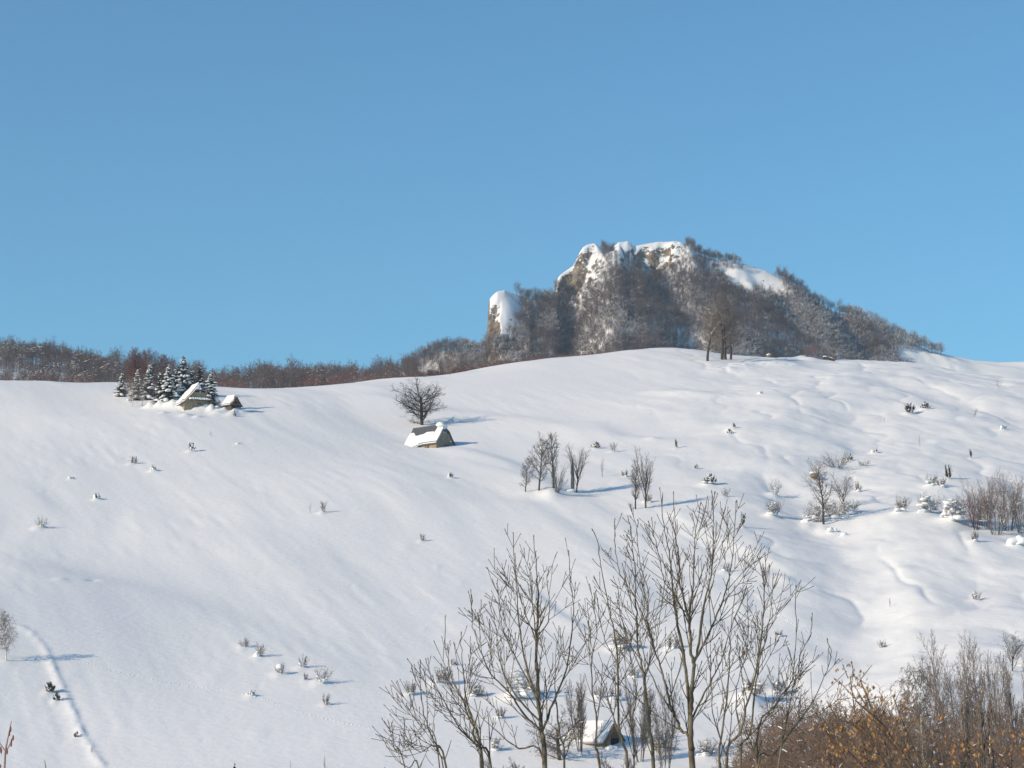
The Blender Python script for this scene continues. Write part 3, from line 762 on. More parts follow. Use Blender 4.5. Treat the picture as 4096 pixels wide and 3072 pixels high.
for i in ii:
    red = redn[i] > (0.35 if px[i] < 900 else -0.1) and yy[i] < 1130
    v = rw.choice([5, 6]) if red else (rw.choice([0, 1, 2, 0, 1, 2, 3]) if px[i] < 330 else rw.choice([0, 1, 2, 1]))
    WOOD.append((float(xx[i]), float(yy[i]), v, rw.uniform(0.6, 1.05) * (1 + .2 * float(vn(xx[i] / 25, yy[i] / 40, 99))) * (0.72 if red else 1), rw.random() * 6.28))
px = nr.uniform(1640, 2420, 900); yy = nr.uniform(1035, 1075, 900)
ii, xx, cc_ = pick(px, yy, 0.98, 2.4, 400, lambda p, y, c, x: x > -999)
for i in ii:
    s = (0.56 - 0.30 * sstep(1700, 2350, px[i])) * rw.uniform(0.8, 1.15)
    SCRUB.append((float(xx[i]), float(yy[i]), rw.choice([5, 6, 5, 6, 1]), float(s), rw.random() * 6.28))
def inpoly(px, py, P):
    r = False; j = len(P) - 1
    for i in range(len(P)):
        if (P[i][1] > py) != (P[j][1] > py) and px < (P[j][0] - P[i][0]) * (py - P[i][1]) / (P[j][1] - P[i][1]) + P[i][0]: r = not r
        j = i
    return r
BARE = [[(1935, 1372), (1925, 1100), (2035, 1120), (2092, 1205), (2084, 1262), (2054, 1312), (2020, 1346), (1985, 1366)],
        [(2200, 1160), (2200, 940), (2440, 940), (2400, 1030), (2360, 1080), (2395, 1115), (2385, 1140), (2290, 1150)],
        [(2430, 940), (2745, 940), (2735, 1035), (2670, 1085), (2570, 1075), (2480, 1058)],
        [(2865, 1085), (2960, 1072), (3018, 1100), (3032, 1170), (3010, 1205), (2915, 1150)],
        [(2925, 1015), (3085, 1062), (3112, 1115), (3155, 1195), (3100, 1205), (3010, 1150), (2985, 1090)],
        [(2560, 1080), (2640, 1080), (2660, 1110), (2580, 1120)],
        [(3560, 1400), (3700, 1400), (3800, 1440), (3800, 1500), (3640, 1480)]]
NP = 40000
px = nr.uniform(1600, 3735, NP); yy = nr.uniform(1655, 1896, NP)
c0 = (px - 2048) / F / 0.965
zz = peak(c0 * yy, yy); qx, qy = proj(c0 * yy, yy, zz)
dens = np.where(qx < 1960, 1.6, 1.02) + 0.5 * vn(c0 * yy / 22, yy / 26, 95)
dens = np.where((qy < 1120) & (qx > 2380) & (qx < 2700), dens * 0.5, dens)
dens = np.where(px > 3640, dens * 0.2, dens)
ok = (yy < np.interp(c0, YR_C, YR[:, 1]) + 3) & (qy < 1500) & (nr.random(NP) < dens)
ok &= np.array([bool(o_) and not any(inpoly(a_, b_ - 6, P) for P in BARE) for o_, a_, b_ in zip(ok, qx, qy)])
ii, xx, cc_ = pick(px, yy, 0.965, 2.5, 5200, lambda p, y, c, x: ok)
fz = vn(xx / 28, yy / 30, 97) + 0.95 * sstep(2700, 3200, qx) - 0.12 + np.where(qx < 1960, 0.4, 0)
for i in ii:
    v = rw.choice([4, 3, 3]) if fz[i] > 0.75 else rw.choice([3, 3, 1, 2]) if fz[i] > 0.35 else rw.choice([0, 1, 1, 2])
    sc = rw.uniform(0.5, 0.88) * (0.85 if qy[i] < 1120 else 1) * (1 + .22 * float(vn(xx[i] / 30, yy[i] / 30, 98)))
    PEAKT.append((float(xx[i]), float(yy[i]), v, sc, rw.random() * 6.28, float(zz[i])))
for k in range(34):      # trees at the foot of the snow dome
    a_, b_ = rw.uniform(1935, 2075), rw.uniform(1366, 1450)
    x, y = phit(a_, b_); y -= rw.uniform(0, 4)
    PEAKT.append((x, y, rw.choice([0, 1, 2, 3]), rw.uniform(.6, .85), rw.random() * 6.28, float(peak(x, y)[0])))
LONE = []       # single trees that stand against the sky
for px, py, s, v, lab in [(2412, 1012, .62, 1, 'small dark bare tree in the notch between the two summit rocks'),
                       (2066, 1186, .92, 0, 'bare tree on the skyline at the top of the white snow dome'),
                       (2752, 1004, .62, 4, 'frosted bare tree at the end of the summit snow cap'),
                       (2920, 1062, .62, 0, 'bare tree on the ridge above the white snow chute'),
                       (3289, 1222, .75, 4, 'frosted bare tree where the peak ridge steps down'),
                       (3608, 1356, .72, 4, 'frosted round bare tree second from the foot of the peak ridge'),
                       (3685, 1392, .80, 4, 'last frosted bare tree at the foot of the peak ridge')]:
    c = float(colc(px, py)); y = float(np.interp(c, YR_C, YR[:, 1])) - 1.0
    LONE.append((c * y, y, v, s, lab))
allw = [(math.hypot(t[0], t[1]) / t[3], t, 'w') for t in WOOD] + [(math.hypot(t[0], t[1]) / t[3] , t, 's') for t in SCRUB]
allw.sort(key=lambda q: q[0])
IND = allw[:280]
REST = [q[1] for q in allw[280:]]
def put_tree(t, z, label, group=None, name='beech_tree', cat='tree'):
    x, y, v, s, rot = t[:5]
    d = FT[v]
    r = thing(name, label, cat, (x, y, z), rot, group, s)
    obj('trunk', d['trunk'], r); obj('crown', d['crown'], r)
    if d['snow']: obj('snow', d['snow'], r)['kind'] = 'stuff'
    return r
zi = ground([q[1][0] for q in IND], [q[1][1] for q in IND]); zr_ = ground([t[0] for t in REST], [t[1] for t in REST])
for (_, t, k), z_ in zip(IND, zi):
    red = t[2] >= 5
    if red: put_tree(t, float(z_) - .2, 'reddish brown leafless tree in the low scrub just behind the snow crest', 'reddish scrub trees behind the crest', 'scrub_tree')
    else: put_tree(t, float(z_) - .2, 'grey brown leafless beech in the wood behind the snow crest', 'beech wood behind the crest')
for x, y, v, s, lab in LONE:
    put_tree((x, y, v, s, rw.random() * 6), float(peak(x, y)[0]) - .3, lab, 'trees on the peak skyline')
def wood_stuff(name, pts, label):
    me = bpy.data.meshes.new(name)
    me.from_pydata([p[:3] for p in pts], [], [])
    for an, ty, vals in (('variant', 'INT', [p[3] for p in pts]), ('size', 'FLOAT', [p[4] for p in pts]), ('turn', 'FLOAT', [p[5] for p in pts])):
        a = me.attributes.new(an, ty, 'POINT'); a.data.foreach_set('value', vals)
    o = obj(name, me); o['kind'] = 'stuff'; o['label'] = label
    ng = bpy.data.node_groups.new(name + '_nodes', 'GeometryNodeTree')
    ng.interface.new_socket('Geometry', in_out='INPUT', socket_type='NodeSocketGeometry')
    ng.interface.new_socket('Geometry', in_out='OUTPUT', socket_type='NodeSocketGeometry')
    n, l = ng.nodes, ng.links
    gi, go = n.new('NodeGroupInput'), n.new('NodeGroupOutput')
    jn = n.new('GeometryNodeJoinGeometry')
    prev = None
    for v in range(len(FT)):
        to = bpy.data.objects.get('wood_pattern_%d' % v) or bpy.data.objects.new('wood_pattern_%d' % v, FT[v]['whole'])
        oi = n.new('GeometryNodeObjectInfo'); oi.inputs['Object'].default_value = to; oi.inputs['As Instance'].default_value = True
    for nd in [q for q in n if q.bl_idname == 'GeometryNodeObjectInfo'][::-1]:
        l.new(nd.outputs['Geometry'], jn.inputs[0])
    iop = n.new('GeometryNodeInstanceOnPoints'); iop.inputs['Pick Instance'].default_value = True
    def named(nm, ty):
        q = n.new('GeometryNodeInputNamedAttribute'); q.data_type = ty; q.inputs['Name'].default_value = nm; return q.outputs['Attribute']
    l.new(gi.outputs[0], iop.inputs['Points']); l.new(jn.outputs[0], iop.inputs['Instance'])
    l.new(named('variant', 'INT'), iop.inputs['Instance Index'])
    cx = n.new('ShaderNodeCombineXYZ'); l.new(named('turn', 'FLOAT'), cx.inputs[2])
    l.new(cx.outputs[0], iop.inputs['Rotation'])
    l.new(named('size', 'FLOAT'), iop.inputs['Scale'])
    l.new(iop.outputs[0], go.inputs[0])
    md = o.modifiers.new('trees', 'NODES'); md.node_group = ng
    return o
wood_stuff('far_wood', [(t[0], t[1], float(z_) - .2, t[2], t[3], t[4]) for t, z_ in zip(REST, zr_)], 'leafless brown wood behind the snow crest, farther rows')
wood_stuff('peak_wood', [(t[0], t[1], t[5] - .3, t[2], t[3], t[4]) for t in PEAKT], 'leafless partly frosted wood covering the rocky peak')
print('woods', len(WOOD), len(SCRUB), len(PEAKT))
tick('woods')

# ------------------------------------------------------------------ slope items
def stuff(o):
    o['kind'] = 'stuff'; return o
def snow_pads(mb, H, Wd, seed, n, size, zlo=0.25, zhi=0.95):
    rng = random.Random(seed)
    for i in range(n):
        t = rng.uniform(zlo, zhi); a = rng.random() * 6.28
        rr = (Wd / 2) * math.sqrt(max(0.05, 1 - (t * 0.95) ** 2)) * rng.uniform(0.25, 0.95)
        q = size * rng.uniform(0.45, 1.25)
        q *= .62
        for e in range(2):
            lump(mb, (rr * math.cos(a) - 0.08 * Wd + rng.gauss(0, q * .8), rr * math.sin(a) + rng.gauss(0, q * .6), t * H + rng.gauss(0, q * .3)), q * rng.uniform(.7, 1.5), q * rng.uniform(.7, 1.1), q * rng.uniform(.35, .6), seed + i + e * 31, ico=ICO1 if q < 0.3 else ICO2, rough=.55)
def spikes(mb, base, d, L, r, rng, n=60, mi=0):
    """a needle-leaved shoot: short slanting blades round an axis"""
    d = d.normalized(); s1 = d.orthogonal().normalized(); s2 = d.cross(s1)
    V, Fc = [], []
    for i in range(n):
        t = rng.random() ** 0.9; a = rng.random() * 6.28
        p = base + d * (L * t)
        o_ = (s1 * math.cos(a) + s2 * math.sin(a))
        ln = r * (1.1 - 0.75 * t) * rng.uniform(0.6, 1.3)
        tipp = p + o_ * ln + d * ln * 0.9
        w = d.cross(o_) * ln * 0.28
        k = len(V)
        V += [tuple(p + w), tuple(p - w), tuple(tipp)]; Fc.append((k, k + 1, k + 2))
    mb.add(V, Fc, mi)
def make_item(it, x, y, i):
    kind, px, py, h, w, lab, cat = it
    s = y / F; H, Wd = h * s, w * s
    z = gz(x, y)
    rng = random.Random(900 + i)
    if kind in ('upright', 'vase', 'birch', 'broad'):
        r = thing({'birch': 'birch_tree'}.get(kind, 'bare_tree'), lab, cat, (x, y, z - 0.1), rng.random() * 6.28)
        ch = grown(kind, H, Wd, 500 + i, rtrunk=(0.017 if kind != 'vase' else 0.015) * H * (1.4 if py < 1460 else 1))
        tm, cm = tree_meshes(ch, M_birch if kind == 'birch' else M_bark if px != 1800 else M_thickgrey, M_twig if kind != 'birch' and py > 1510 else M_thickgrey)
        obj('trunk', tm, r); obj('crown', cm, r)
        if py < 1460 or px > 3200:
            sb = branch_snow(ch, i, 0.25, (1,), 1.2)
            if sb.v: stuff(obj('snow', sb.mesh('branch_snow', M_snowpad), r))
    elif kind == 'sapling':
        r = thing('sapling', lab, cat, (x, y, z - 0.1), rng.random() * 6.28)
        ch = grown('sapling', H, Wd, 500 + i, stems=2 if w > 20 else 1, spread=0.2, rtrunk=0.05, lean=0.35 if 'lean' in lab else 0)
        tm, cm = tree_meshes(ch, M_twig, M_twig)
        obj('stem', tm, r); obj('twigs', cm, r)
    elif kind in ('shrub', 'tuft'):
        r = thing('shrub', lab, cat, (x, y, z - 0.1), rng.random() * 6.28)
        big = w > 85
        ch = grown('shrub', H, Wd, 500 + i, stems=(16 if big else 9) if kind == 'shrub' else 5, spread=0.75 if kind == 'shrub' else .35, rtrunk=0.035 if not big else .06)
        m_ = M_woodred if 'rusty' in lab else M_brownleaf if kind == 'tuft' else M_twig
        tm, cm = tree_meshes(ch, m_, m_)
        obj('stem', tm, r); obj('twigs', cm, r)
        if kind == 'tuft':
            mb = MB()
            for k in range(2 if w > 20 else 1):
                spikes(mb, Vector((( -.25 + .5 * k) * Wd * 0.8 if w > 20 else 0, 0, 0.1)), Vector((rng.uniform(-.15, .15), 0, 1)), H * .95, H * .16, rng, 220)
            stuff(obj('leaves', mb.mesh('tuft', M_brownleaf, False), r))
        elif not big and 'rusty' not in lab and 'faint' not in lab:
            mb = MB(); snow_pads(mb, H * 0.75, Wd * 0.75, i, 7, 0.15 * min(Wd, H), .05, .8)
            if 'large snow cap' in lab: lump(mb, (-.05 * Wd, 0, H * .55), Wd * .26, Wd * .2, H * .33, i)
            if 'foot' in lab or 'lump' in lab: lump(mb, (-.25 * Wd, -.1 * Wd, 0.05 * H), Wd * .28, Wd * .25, H * .24, i + 3)
            stuff(obj('snow', mb.mesh('snow_pads', M_snowpad), r))
    elif kind == 'snowbush':
        r = thing('snowy_bush', lab, cat, (x, y, z - 0.1), 0)
        ch = grown('shrub', H, Wd * 1.05, 500 + i, stems=26 if w > 60 else 16, spread=1.2, rtrunk=0.03)
        m_ = M_brownleaf if 'brown' in lab else M_twig
        tm, cm = tree_meshes(ch, m_, m_)
        obj('stem', tm, r); obj('twigs', cm, r)
        mb = MB()
        hood = 'hood' in lab or 'heap' in lab or 'smothered' in lab or 'big' in lab or 'sunk' in lab
        snow_pads(mb, H * 0.82, Wd * 0.86, i, 34 if w > 60 else 17, 0.12 * min(Wd, H * 1.2), .05, .95)
        if hood:
            for k in range(7): lump(mb, ((-.25 + rng.uniform(-.15, .4)) * Wd, rng.uniform(-.3, .2) * Wd, H * rng.uniform(.2, .68)), Wd * rng.uniform(.1, .2), Wd * .16, H * rng.uniform(.07, .14), i * 7 + k, rough=.55)
        for k in range(3): lump(mb, (rng.uniform(-.5, .2) * Wd, rng.uniform(-.4, .1) * Wd, 0), Wd * .2, Wd * .2, H * .12, i * 5 + k, rough=.5)
        stuff(obj('snow', mb.mesh('snow_pads', M_snowpad), r))
    elif kind == 'lump':
        r = thing('snow_lump', lab, cat, (x, y, z - 0.15), 0)
        mb = MB()
        for k in range(4 if 'mound' not in lab else 2):
            q = rng.uniform(.45, .8) if 'mound' not in lab else 1.0
            lump(mb, (rng.uniform(-.3, .3) * Wd, rng.uniform(-.2, .2) * Wd, H * .22 * q), Wd * rng.uniform(.3, .45) * q, Wd * .4 * q, H * rng.uniform(.45, .7) * q, i * 3 + k, rough=.5)
        obj('snow_cap', mb.mesh('snow_cap', M_snowpad), r)
        if 'mound' not in lab and 'hummock' not in lab:
            mb = MB()
            for k in range(5): spikes(mb, Vector((rng.uniform(-.1, .45) * Wd, rng.uniform(-.45, -.2) * Wd, .05)), Vector((rng.uniform(-.5, .5), -.3, 1)), H * rng.uniform(.4, .95), H * .16, rng, 40)
            stuff(obj('twigs', mb.mesh('twigs', M_juniper, False), r))
    elif kind == 'juniper':
        r = thing('fir_sapling' if 'fir' in lab else 'juniper', lab, cat, (x, y, z - 0.1), 0)
        mb = MB(); sn = MB()
        col = w < 0.5 * h
        n = 4 if col else 12 if w > 30 else 6
        for k in range(n * 3):
            q = rng.random() ** 1.3; th = rng.random() * 6.28; rr = rng.random() ** .5
            bx_ = rr * math.cos(th) * Wd * (.22 if col else .42) * (1 - .55 * q); by_ = rr * math.sin(th) * Wd * (.22 if col else .3)
            L = H * rng.uniform(.22, .42) * (1.25 if k % 7 == 0 else 1); z0 = q * (H - L) * (.6 + .4 * (1 - rr))
            out_ = .35 if col else .9
            spikes(mb, Vector((bx_, by_, z0)), Vector((bx_ / Wd * out_ * 2 + rng.uniform(-.3, .3), by_ / Wd * out_ * 2, 1)), L, min(Wd * .2, H * .1), rng, 60)
            if rng.random() < .28: lump(sn, (bx_ - .08 * Wd, by_ - .05 * Wd, z0 + L * .5), Wd * rng.uniform(.07, .15), Wd * .1, H * .07, i * 11 + k, ico=ICO1, rough=.5)
        if 'plastered' in lab or 'flecked' in lab:
            for k in range(8): lump(sn, (rng.uniform(-.45, .25) * Wd, rng.uniform(-.4, .1) * Wd, H * rng.uniform(.05, .7)), Wd * .17, Wd * .17, H * .1, i * 13 + k, ico=ICO1)
        stuff(obj('foliage', mb.mesh('juniper', M_juniper, False), r))
        if sn.v: stuff(obj('snow', sn.mesh('snow_pads', M_snowpad), r))
for i, (it, (x, y)) in enumerate(zip(ITEMS, PLACED)):
    make_item(it, x, y, i)
tick('slope items')

# the old tree behind the barn
def barn_tree():
    x, y = ghit(1688, 1716); y += 8; x = (x / (y - 8)) * y
    H = 200 * y / F; Wd = 212 * y / F
    r = thing('old_tree', 'big old leafless tree with spreading dark limbs behind the slate-roofed barn', 'tree', (x, y, gz(x, y) - .3), 0.6)
    ch = grown('broad', H, Wd, 77, rtrunk=0.62)
    ch2 = grown('broad', H * .95, Wd * .92, 79, rtrunk=0.4)
    tm, cm = tree_meshes(ch + [q for q in ch2 if q[0] > 0], M_bark, M_bark)
    obj('trunk', tm, r); obj('crown', cm, r)
    sb = branch_snow(ch, 5, 0.35, (1,), 0.9)
    stuff(obj('snow', sb.mesh('branch_snow', M_snowpad), r))
barn_tree()
# broken dead trunk with a live stem grown from it
def snag():
    x, y = ghit(2290, 1966); s = y / F; rng = random.Random(4)
    r = thing('broken_tree', 'broken dead grey trunk with a live crooked branchy stem beside the tree row', 'tree', (x, y, gz(x, y) - .2))
    H = 132 * s
    mb = MB()
    pts = [(0.1 * vn(k * .7, 1, 3), 0.1 * vn(k * .7, 4, 3), H * k / 8) for k in range(9)]
    tubes(mb, [(pts, [.95 * (1 - .45 * k / 8) * (1 + .2 * vn(k * 1.3, 2, 8)) * .62 for k in range(8)] + [.12])], 9)
    obj('dead_trunk', mb.mesh('dead_trunk', M_stonegrey), r)
    ch = grown('vase', 195 * s, 98 * s, 61, rtrunk=.2)
    ch = [(l, [(p[0] + 1.1 + .5 * min(1, p[2] / 4), p[1] - .5, p[2]) for p in ps], rs) for l, ps, rs in ch]
    tm, cm = tree_meshes(ch, M_bark, M_twig); obj('live_stem', tm, r); obj('crown', cm, r)
    mb = MB(); lump(mb, (-.6, -.7, 0.2), 1.5, 1.2, .7, 3); obj('snow', mb.mesh('snow_foot', M_snowpad), r)
snag()
def boulder():
    x, y = ghit(3258, 1918); s = y / F
    r = thing('boulder', 'squarish brown boulder with a snow cap by the buried stone bank', 'rock', (x, y, gz(x, y)))
    mb = MB(); lump(mb, (0, 0, 12 * s), 18 * s, 16 * s, 16 * s, 5, rough=.45, ico=ICO3); obj('stone', mb.mesh('stone', M_rockb, False), r)
    mb = MB(); lump(mb, (0, .3, 24 * s), 17 * s, 17 * s, 8 * s, 9); obj('snow_cap', mb.mesh('cap', M_snowpad), r)
    x, y = ghit(3075, 1418, 300, 1020); s = y / F
    r = thing('standing_stone', 'rounded stone with a white snow hood on the crest', 'rock', (x, y, gz(x, y) - .2))
    mb = MB(); lump(mb, (0, 0, 6 * s), 9 * s, 8 * s, 9 * s, 6, rough=.4); obj('stone', mb.mesh('stone', M_rockb, False), r)
    mb = MB(); lump(mb, (0, .2, 13 * s), 10 * s, 9 * s, 6 * s, 2); obj('snow_cap', mb.mesh('cap', M_snowpad), r)
    x, y = ghit(3318, 1444, 300, 1020); s = y / F
    r = thing('fallen_log', 'dark fallen log under a strip of snow on the crest', 'log', (x, y, gz(x, y)))
    mb = MB(); tubes(mb, [([(-22 * s, 0, 14 * s), (-8 * s, 0, 12 * s), (8 * s, -.3, 6 * s), (20 * s, -.6, 0)], [.5, .55, .5, .3])], 7); obj('trunk', mb.mesh('log', M_bark), r)
    mb = MB()
    for k in range(6): lump(mb, ((-20 + 7 * k) * s, .15, (15 - 1.8 * k) * s + .35), 6 * s, 5 * s, 3.4 * s, k)
    stuff(obj('snow', mb.mesh('cap', M_snowpad), r))
boulder()

# ------------------------------------------------------------------ farm buildings
def hf_solid(mb, xs, ys, zt, zb, mask, mi=0):
    n, m = len(xs), len(ys)
    X, Y = np.meshgrid(xs, ys, indexing='ij')
    top = np.stack([X, Y, zt], -1).reshape(-1, 3); bot = np.stack([X, Y, zb], -1).reshape(-1, 3)
    F4 = []; N = n * m
    I = lambda i, j: i * m + j
    for i in range(n - 1):
        for j in range(m - 1):
            if not mask[i, j]: continue
            a, b, c, d = I(i, j), I(i + 1, j), I(i + 1, j + 1), I(i, j + 1)
            F4.append((a, b, c, d)); F4.append((a + N, d + N, c + N, b + N))
            for (di, dj), (p, q) in {(-1, 0): (a, d), (1, 0): (b, c), (0, -1): (a, b), (0, 1): (d, c)}.items():
                ii, jj = i + di, j + dj
                if ii < 0 or jj < 0 or ii >= n - 1 or jj >= m - 1 or not mask[ii, jj]:
                    F4.append((p, q, q + N, p + N))
    if F4: mb.add(np.concatenate([top, bot]), F4, mi)
class Barn:
    def __init__(s, L, Wd, ze, zr, hipf=0, sf=1.2, hipb=0, sb=1.2, pw=1.12):
        s.L, s.W, s.ze, s.zr, s.hipf, s.sf, s.hipb, s.sb, s.pw = L, Wd, ze, zr, hipf, sf, hipb, sb, pw
    def z(s, x, y):
        a = np.abs(y) / (s.W / 2)
        p = np.where(a <= 1, s.ze + (s.zr - s.ze) * np.maximum(1 - a, 0) ** s.pw, s.ze - (a - 1) * s.W / 2 * .7)
        if s.hipf: p = np.minimum(p, s.zr - s.sf * np.maximum(0, x + s.hipf))
        if s.hipb: p = np.minimum(p, s.zr - s.sb * np.maximum(0, -s.L + s.hipb - x))
        return p
    def roof(s, root, m, ov=.4):
        xs = np.linspace(-s.L - .35, .35, 44); ys = np.linspace(-s.W / 2 - ov, s.W / 2 + ov, 41)
        X, Y = np.meshgrid(xs, ys, indexing='ij'); Z = s.z(X, Y)
        mb = MB(); hf_solid(mb, xs, ys, Z, Z - .26, np.ones((43, 40), bool))
        return obj('roof', mb.mesh('roof', m, False), root)
    def walls(s, root, m_side, m_gable, depth=4.0):
        h = s.W / 2 - .12; t = .5
        for sy, nm in ((-1, 'side_wall'), (1, 'side_wall')):
            mb = MB(); zz = float(s.z(np.array(-s.L / 2), np.array(h))) - .3
            mb.box(-s.L + .2, -.2, sy * h - t / 2 * (1 + sy), sy * h + t / 2 * (1 - sy), -depth, zz); obj(nm, mb.mesh('side_wall', m_side, False), root)
        for x0 in (-.15, -s.L + .15 + .5):
            ys = np.linspace(-h, h, 31); zt = s.z(np.full(31, x0), ys) - .28
            if x0 > -1 and s.hipf: zt = np.minimum(zt, s.zr - s.sf * s.hipf - 1.15)
            V, Fq = [], []
            for x in (x0, x0 - .5):
                for yv, zv in zip(ys, zt): V += [(x, yv, -depth), (x, yv, zv)]
            for k in range(30):
                a = 2 * k; b = 62 + 2 * k
                Fq += [(a, a + 2, a + 3, a + 1), (b, b + 1, b + 3, b + 2), (a + 1, a + 3, b + 3, b + 1)]
            mb = MB(); mb.add(V, Fq); obj('gable_wall', mb.mesh('gable_wall', m_gable, False), root)
    def snow(s, root, fn, tmax, ext=2.5, back=.4, n=60, seed=1, ramp=0.0):
        xs = np.linspace(-s.L - back, .42, n); ys = np.linspace(-s.W / 2 - ext, s.W / 2 + ext, n)
        X, Y = np.meshgrid(xs, ys, indexing='ij'); Z = s.z(X, Y)
        if ramp:
            a = np.abs(Y) / (s.W / 2)
            rz_ = (s.ze + .9) * (1 - (a - .98) / (ramp - .98)) - .3
            Z = np.where((Y < 0) & (a > .9), np.maximum(Z, np.minimum(rz_, s.ze + .9)), Z)
        f = fn(X, Y)
        t = tmax * np.sqrt(np.clip(f / .55, 0, 1)) * (1 + .18 * vn(X / 1.4, Y / 1.1, seed))
        fm = np.minimum(np.minimum(f[:-1, :-1], f[1:, :-1]), np.minimum(f[:-1, 1:], f[1:, 1:]))
        mb = MB(); zb = np.where((Y < 0) & (np.abs(Y) > s.W / 2 * 1.02), -4.0, Z - .02) if ramp else Z - .02
        hf_solid(mb, xs, ys, Z + np.maximum(t, .03), zb, fm > 0)
        return obj('snow_cover', mb.mesh('roof_snow', M_snow), root)
def corner(px, py, rz, Wd, y0=300, y1=1010):
    x, y = ghit(px, py, y0, y1)
    z = gz(x, y)
    o = Vector((0, -Wd / 2, 0)); o.rotate(Matrix.Rotation(rz, 3, 'Z'))
    return Vector((x, y, z)) - o

def slate_barn():
    rz = math.radians(-45); B = Barn(14.6, 7.8, 1.9, 8.1, hipf=1.5, sf=1.25)
    loc = corner(1746, 1793, rz, B.W)
    r = thing('stone_barn', 'stone barn with steep slate roof and thick snow sheet below the big old tree', 'barn', loc, rz)
    B.walls(r, M_stonewall, M_stonegrey); B.roof(r, M_slate)
    def fn(X, Y):
        a = np.abs(Y) / (B.W / 2)
        up = .36 + .10 * vn(X / 2.2, X * 0, 3) - .12 * sstep(-11.5, -14.3, X)
        hip = sstep(-3.4, -2.2, X)
        up = up * (1 - hip) - 0.08 * hip
        d1 = (np.where(Y < 0, a, -a) - up) * 3.2
        lim = 1.08 + 1.2 * sstep(-6.0, -11.0, X)
        d2 = (lim - a) * 3.5
        d3 = (.15 - X) * 1.2
        d4 = (X + B.L + .1 + .35 * np.abs(Y)) * .9
        return np.minimum(np.minimum(d1, d2), np.minimum(d3, d4))
    B.snow(r, fn, .75, ext=2.5)
    mb = MB(); lump(mb, (-1.3, -1.0, 7.6), 1.7, 1.2, .9, 4); lump(mb, (-.6, .35, 7.2), 1.0, 1.0, .75, 8); stuff(obj('snow_cap', mb.mesh('hip_snow', M_snowpad), r))
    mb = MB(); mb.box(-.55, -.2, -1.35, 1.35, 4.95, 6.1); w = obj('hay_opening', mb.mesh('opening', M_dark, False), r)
    for k in range(4):
        mb = MB(); mb.box(-.2, -.08, -1.15 + k * .62, -.82 + k * .62, 4.95, 5.95 - .1 * abs(k - 1.5)); obj('board', mb.mesh('board', M_glass if k < 3 else M_door, False), w)
    mb = MB(); mb.box(-.2, -.08, -.2, 1.3, -.6, 1.15); d = obj('door', mb.mesh('door', M_door, False), r)
    mb = MB(); mb.box(-.12, -.04, -.45, 1.55, 1.17, 1.4); obj('lintel', mb.mesh('lintel', M_timber, False), d)
    mb = MB(); lump(mb, (.05, 2.1, 2.6), .25, .4, .3, 3); obj('snow_ledge', mb.mesh('ledge', M_snowpad), r)
    mb = MB(); mb.box(-5.3, -3.6, -B.W / 2 - .06, -B.W / 2 + .3, -.6, 1.35); d2 = obj('side_door', mb.mesh('side_door', M_timber, False), r)
    mb = MB(); mb.box(-4.6, -4.2, -B.W / 2 - .12, -B.W / 2, -.6, 1.3); obj('door_post', mb.mesh('post', M_board, False), d2)
slate_barn()

def farmhouse():
    rz = math.radians(-90 + 24); B = Barn(12.5, 10.8, 1.4, 7.4, hipf=1.4, sf=1.1, hipb=4.0, sb=1.2, pw=1.1)
    x, y = ghit(798, 1632); loc = (x, y, gz(x, y) + .2)
    r = thing('stone_house', 'stone farmhouse with tan gable and snow-buried roof before the spruce grove', 'house', loc, rz)
    B.walls(r, M_stonewall, M_stonewall); B.roof(r, M_slate)
    def fn(X, Y):
        a = np.abs(Y) / (B.W / 2)
        d1 = (np.where(Y < 0, 9.0, .10 - a)) * 3.0
        d2 = (1.28 - a) * 4
        wav = .25 * vn(Y / 1.6, Y * 0, 9)
        d3 = (.2 + wav - X - (.55 * np.clip(a - .45, 0, .6) + 1.6 * np.clip(a - 1.0, 0, 2)) * (Y < 0)) * 1.5
        return np.minimum(np.minimum(d1, d2), d3)
    B.snow(r, fn, 1.15, ext=1.8, back=3.0, n=70)
    for sy in (-1, 1):
        ys = np.linspace(.16, 1.06, 12) * sy * B.W / 2
        zt = B.z(np.full(12, .36), ys)
        mb = MB(); tubes(mb, [([(.4, float(a), float(b) - .1) for a, b in zip(ys, zt)], [.13] * 12)], 4); obj('rake_board', mb.mesh('rake', M_board, False), r)
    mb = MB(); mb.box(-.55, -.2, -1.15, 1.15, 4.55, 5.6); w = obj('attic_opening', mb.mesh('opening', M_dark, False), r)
    mb = MB(); mb.box(-.2, -.1, -.1, .5, 4.55, 5.2); obj('shutter', mb.mesh('shutter', M_glass, False), w)
    mb = MB(); mb.box(-.2, 1.25, -3.5, 3.9, 1.85, 2.05); pr = obj('porch_roof', mb.mesh('porch', M_timber, False), r)
    for k in range(15):
        mb = MB(); mb.box(1.12, 1.24, -3.4 + k * .51, -3.22 + k * .51, 1.55, 1.86); obj('rafter_end', mb.mesh('rafter', M_timber, False), pr)
    mb = MB()
    for k in range(9): lump(mb, (.55, -3.2 + k * .78, 2.2), .85, .75, .62 * (1 - .25 * (k in (0, 8))), k, rough=.15)
    stuff(obj('snow_cover', mb.mesh('porch_snow', M_snowpad), pr))
    mb = MB(); mb.box(-.2, -.06, -.75, .65, -.8, 1.05); d = obj('door', mb.mesh('door', M_door, False), r)
    for k in range(4):
        mb = MB(); mb.box(-.06, 0, -.6 + k * .33, -.48 + k * .33, -.8, .45); obj('slat', mb.mesh('slat', M_glass, False), d)
    mb = MB(); mb.box(-9.4, -8.3, 1.6, 2.6, 4.0, 8.6); c = obj('chimney', mb.mesh('chimney', M_brick, False), r)
    mb = MB(); lump(mb, (-8.85, 2.1, 8.7), .7, .65, .45, 2); obj('snow_cap', mb.mesh('cap', M_snowpad), c)
farmhouse()

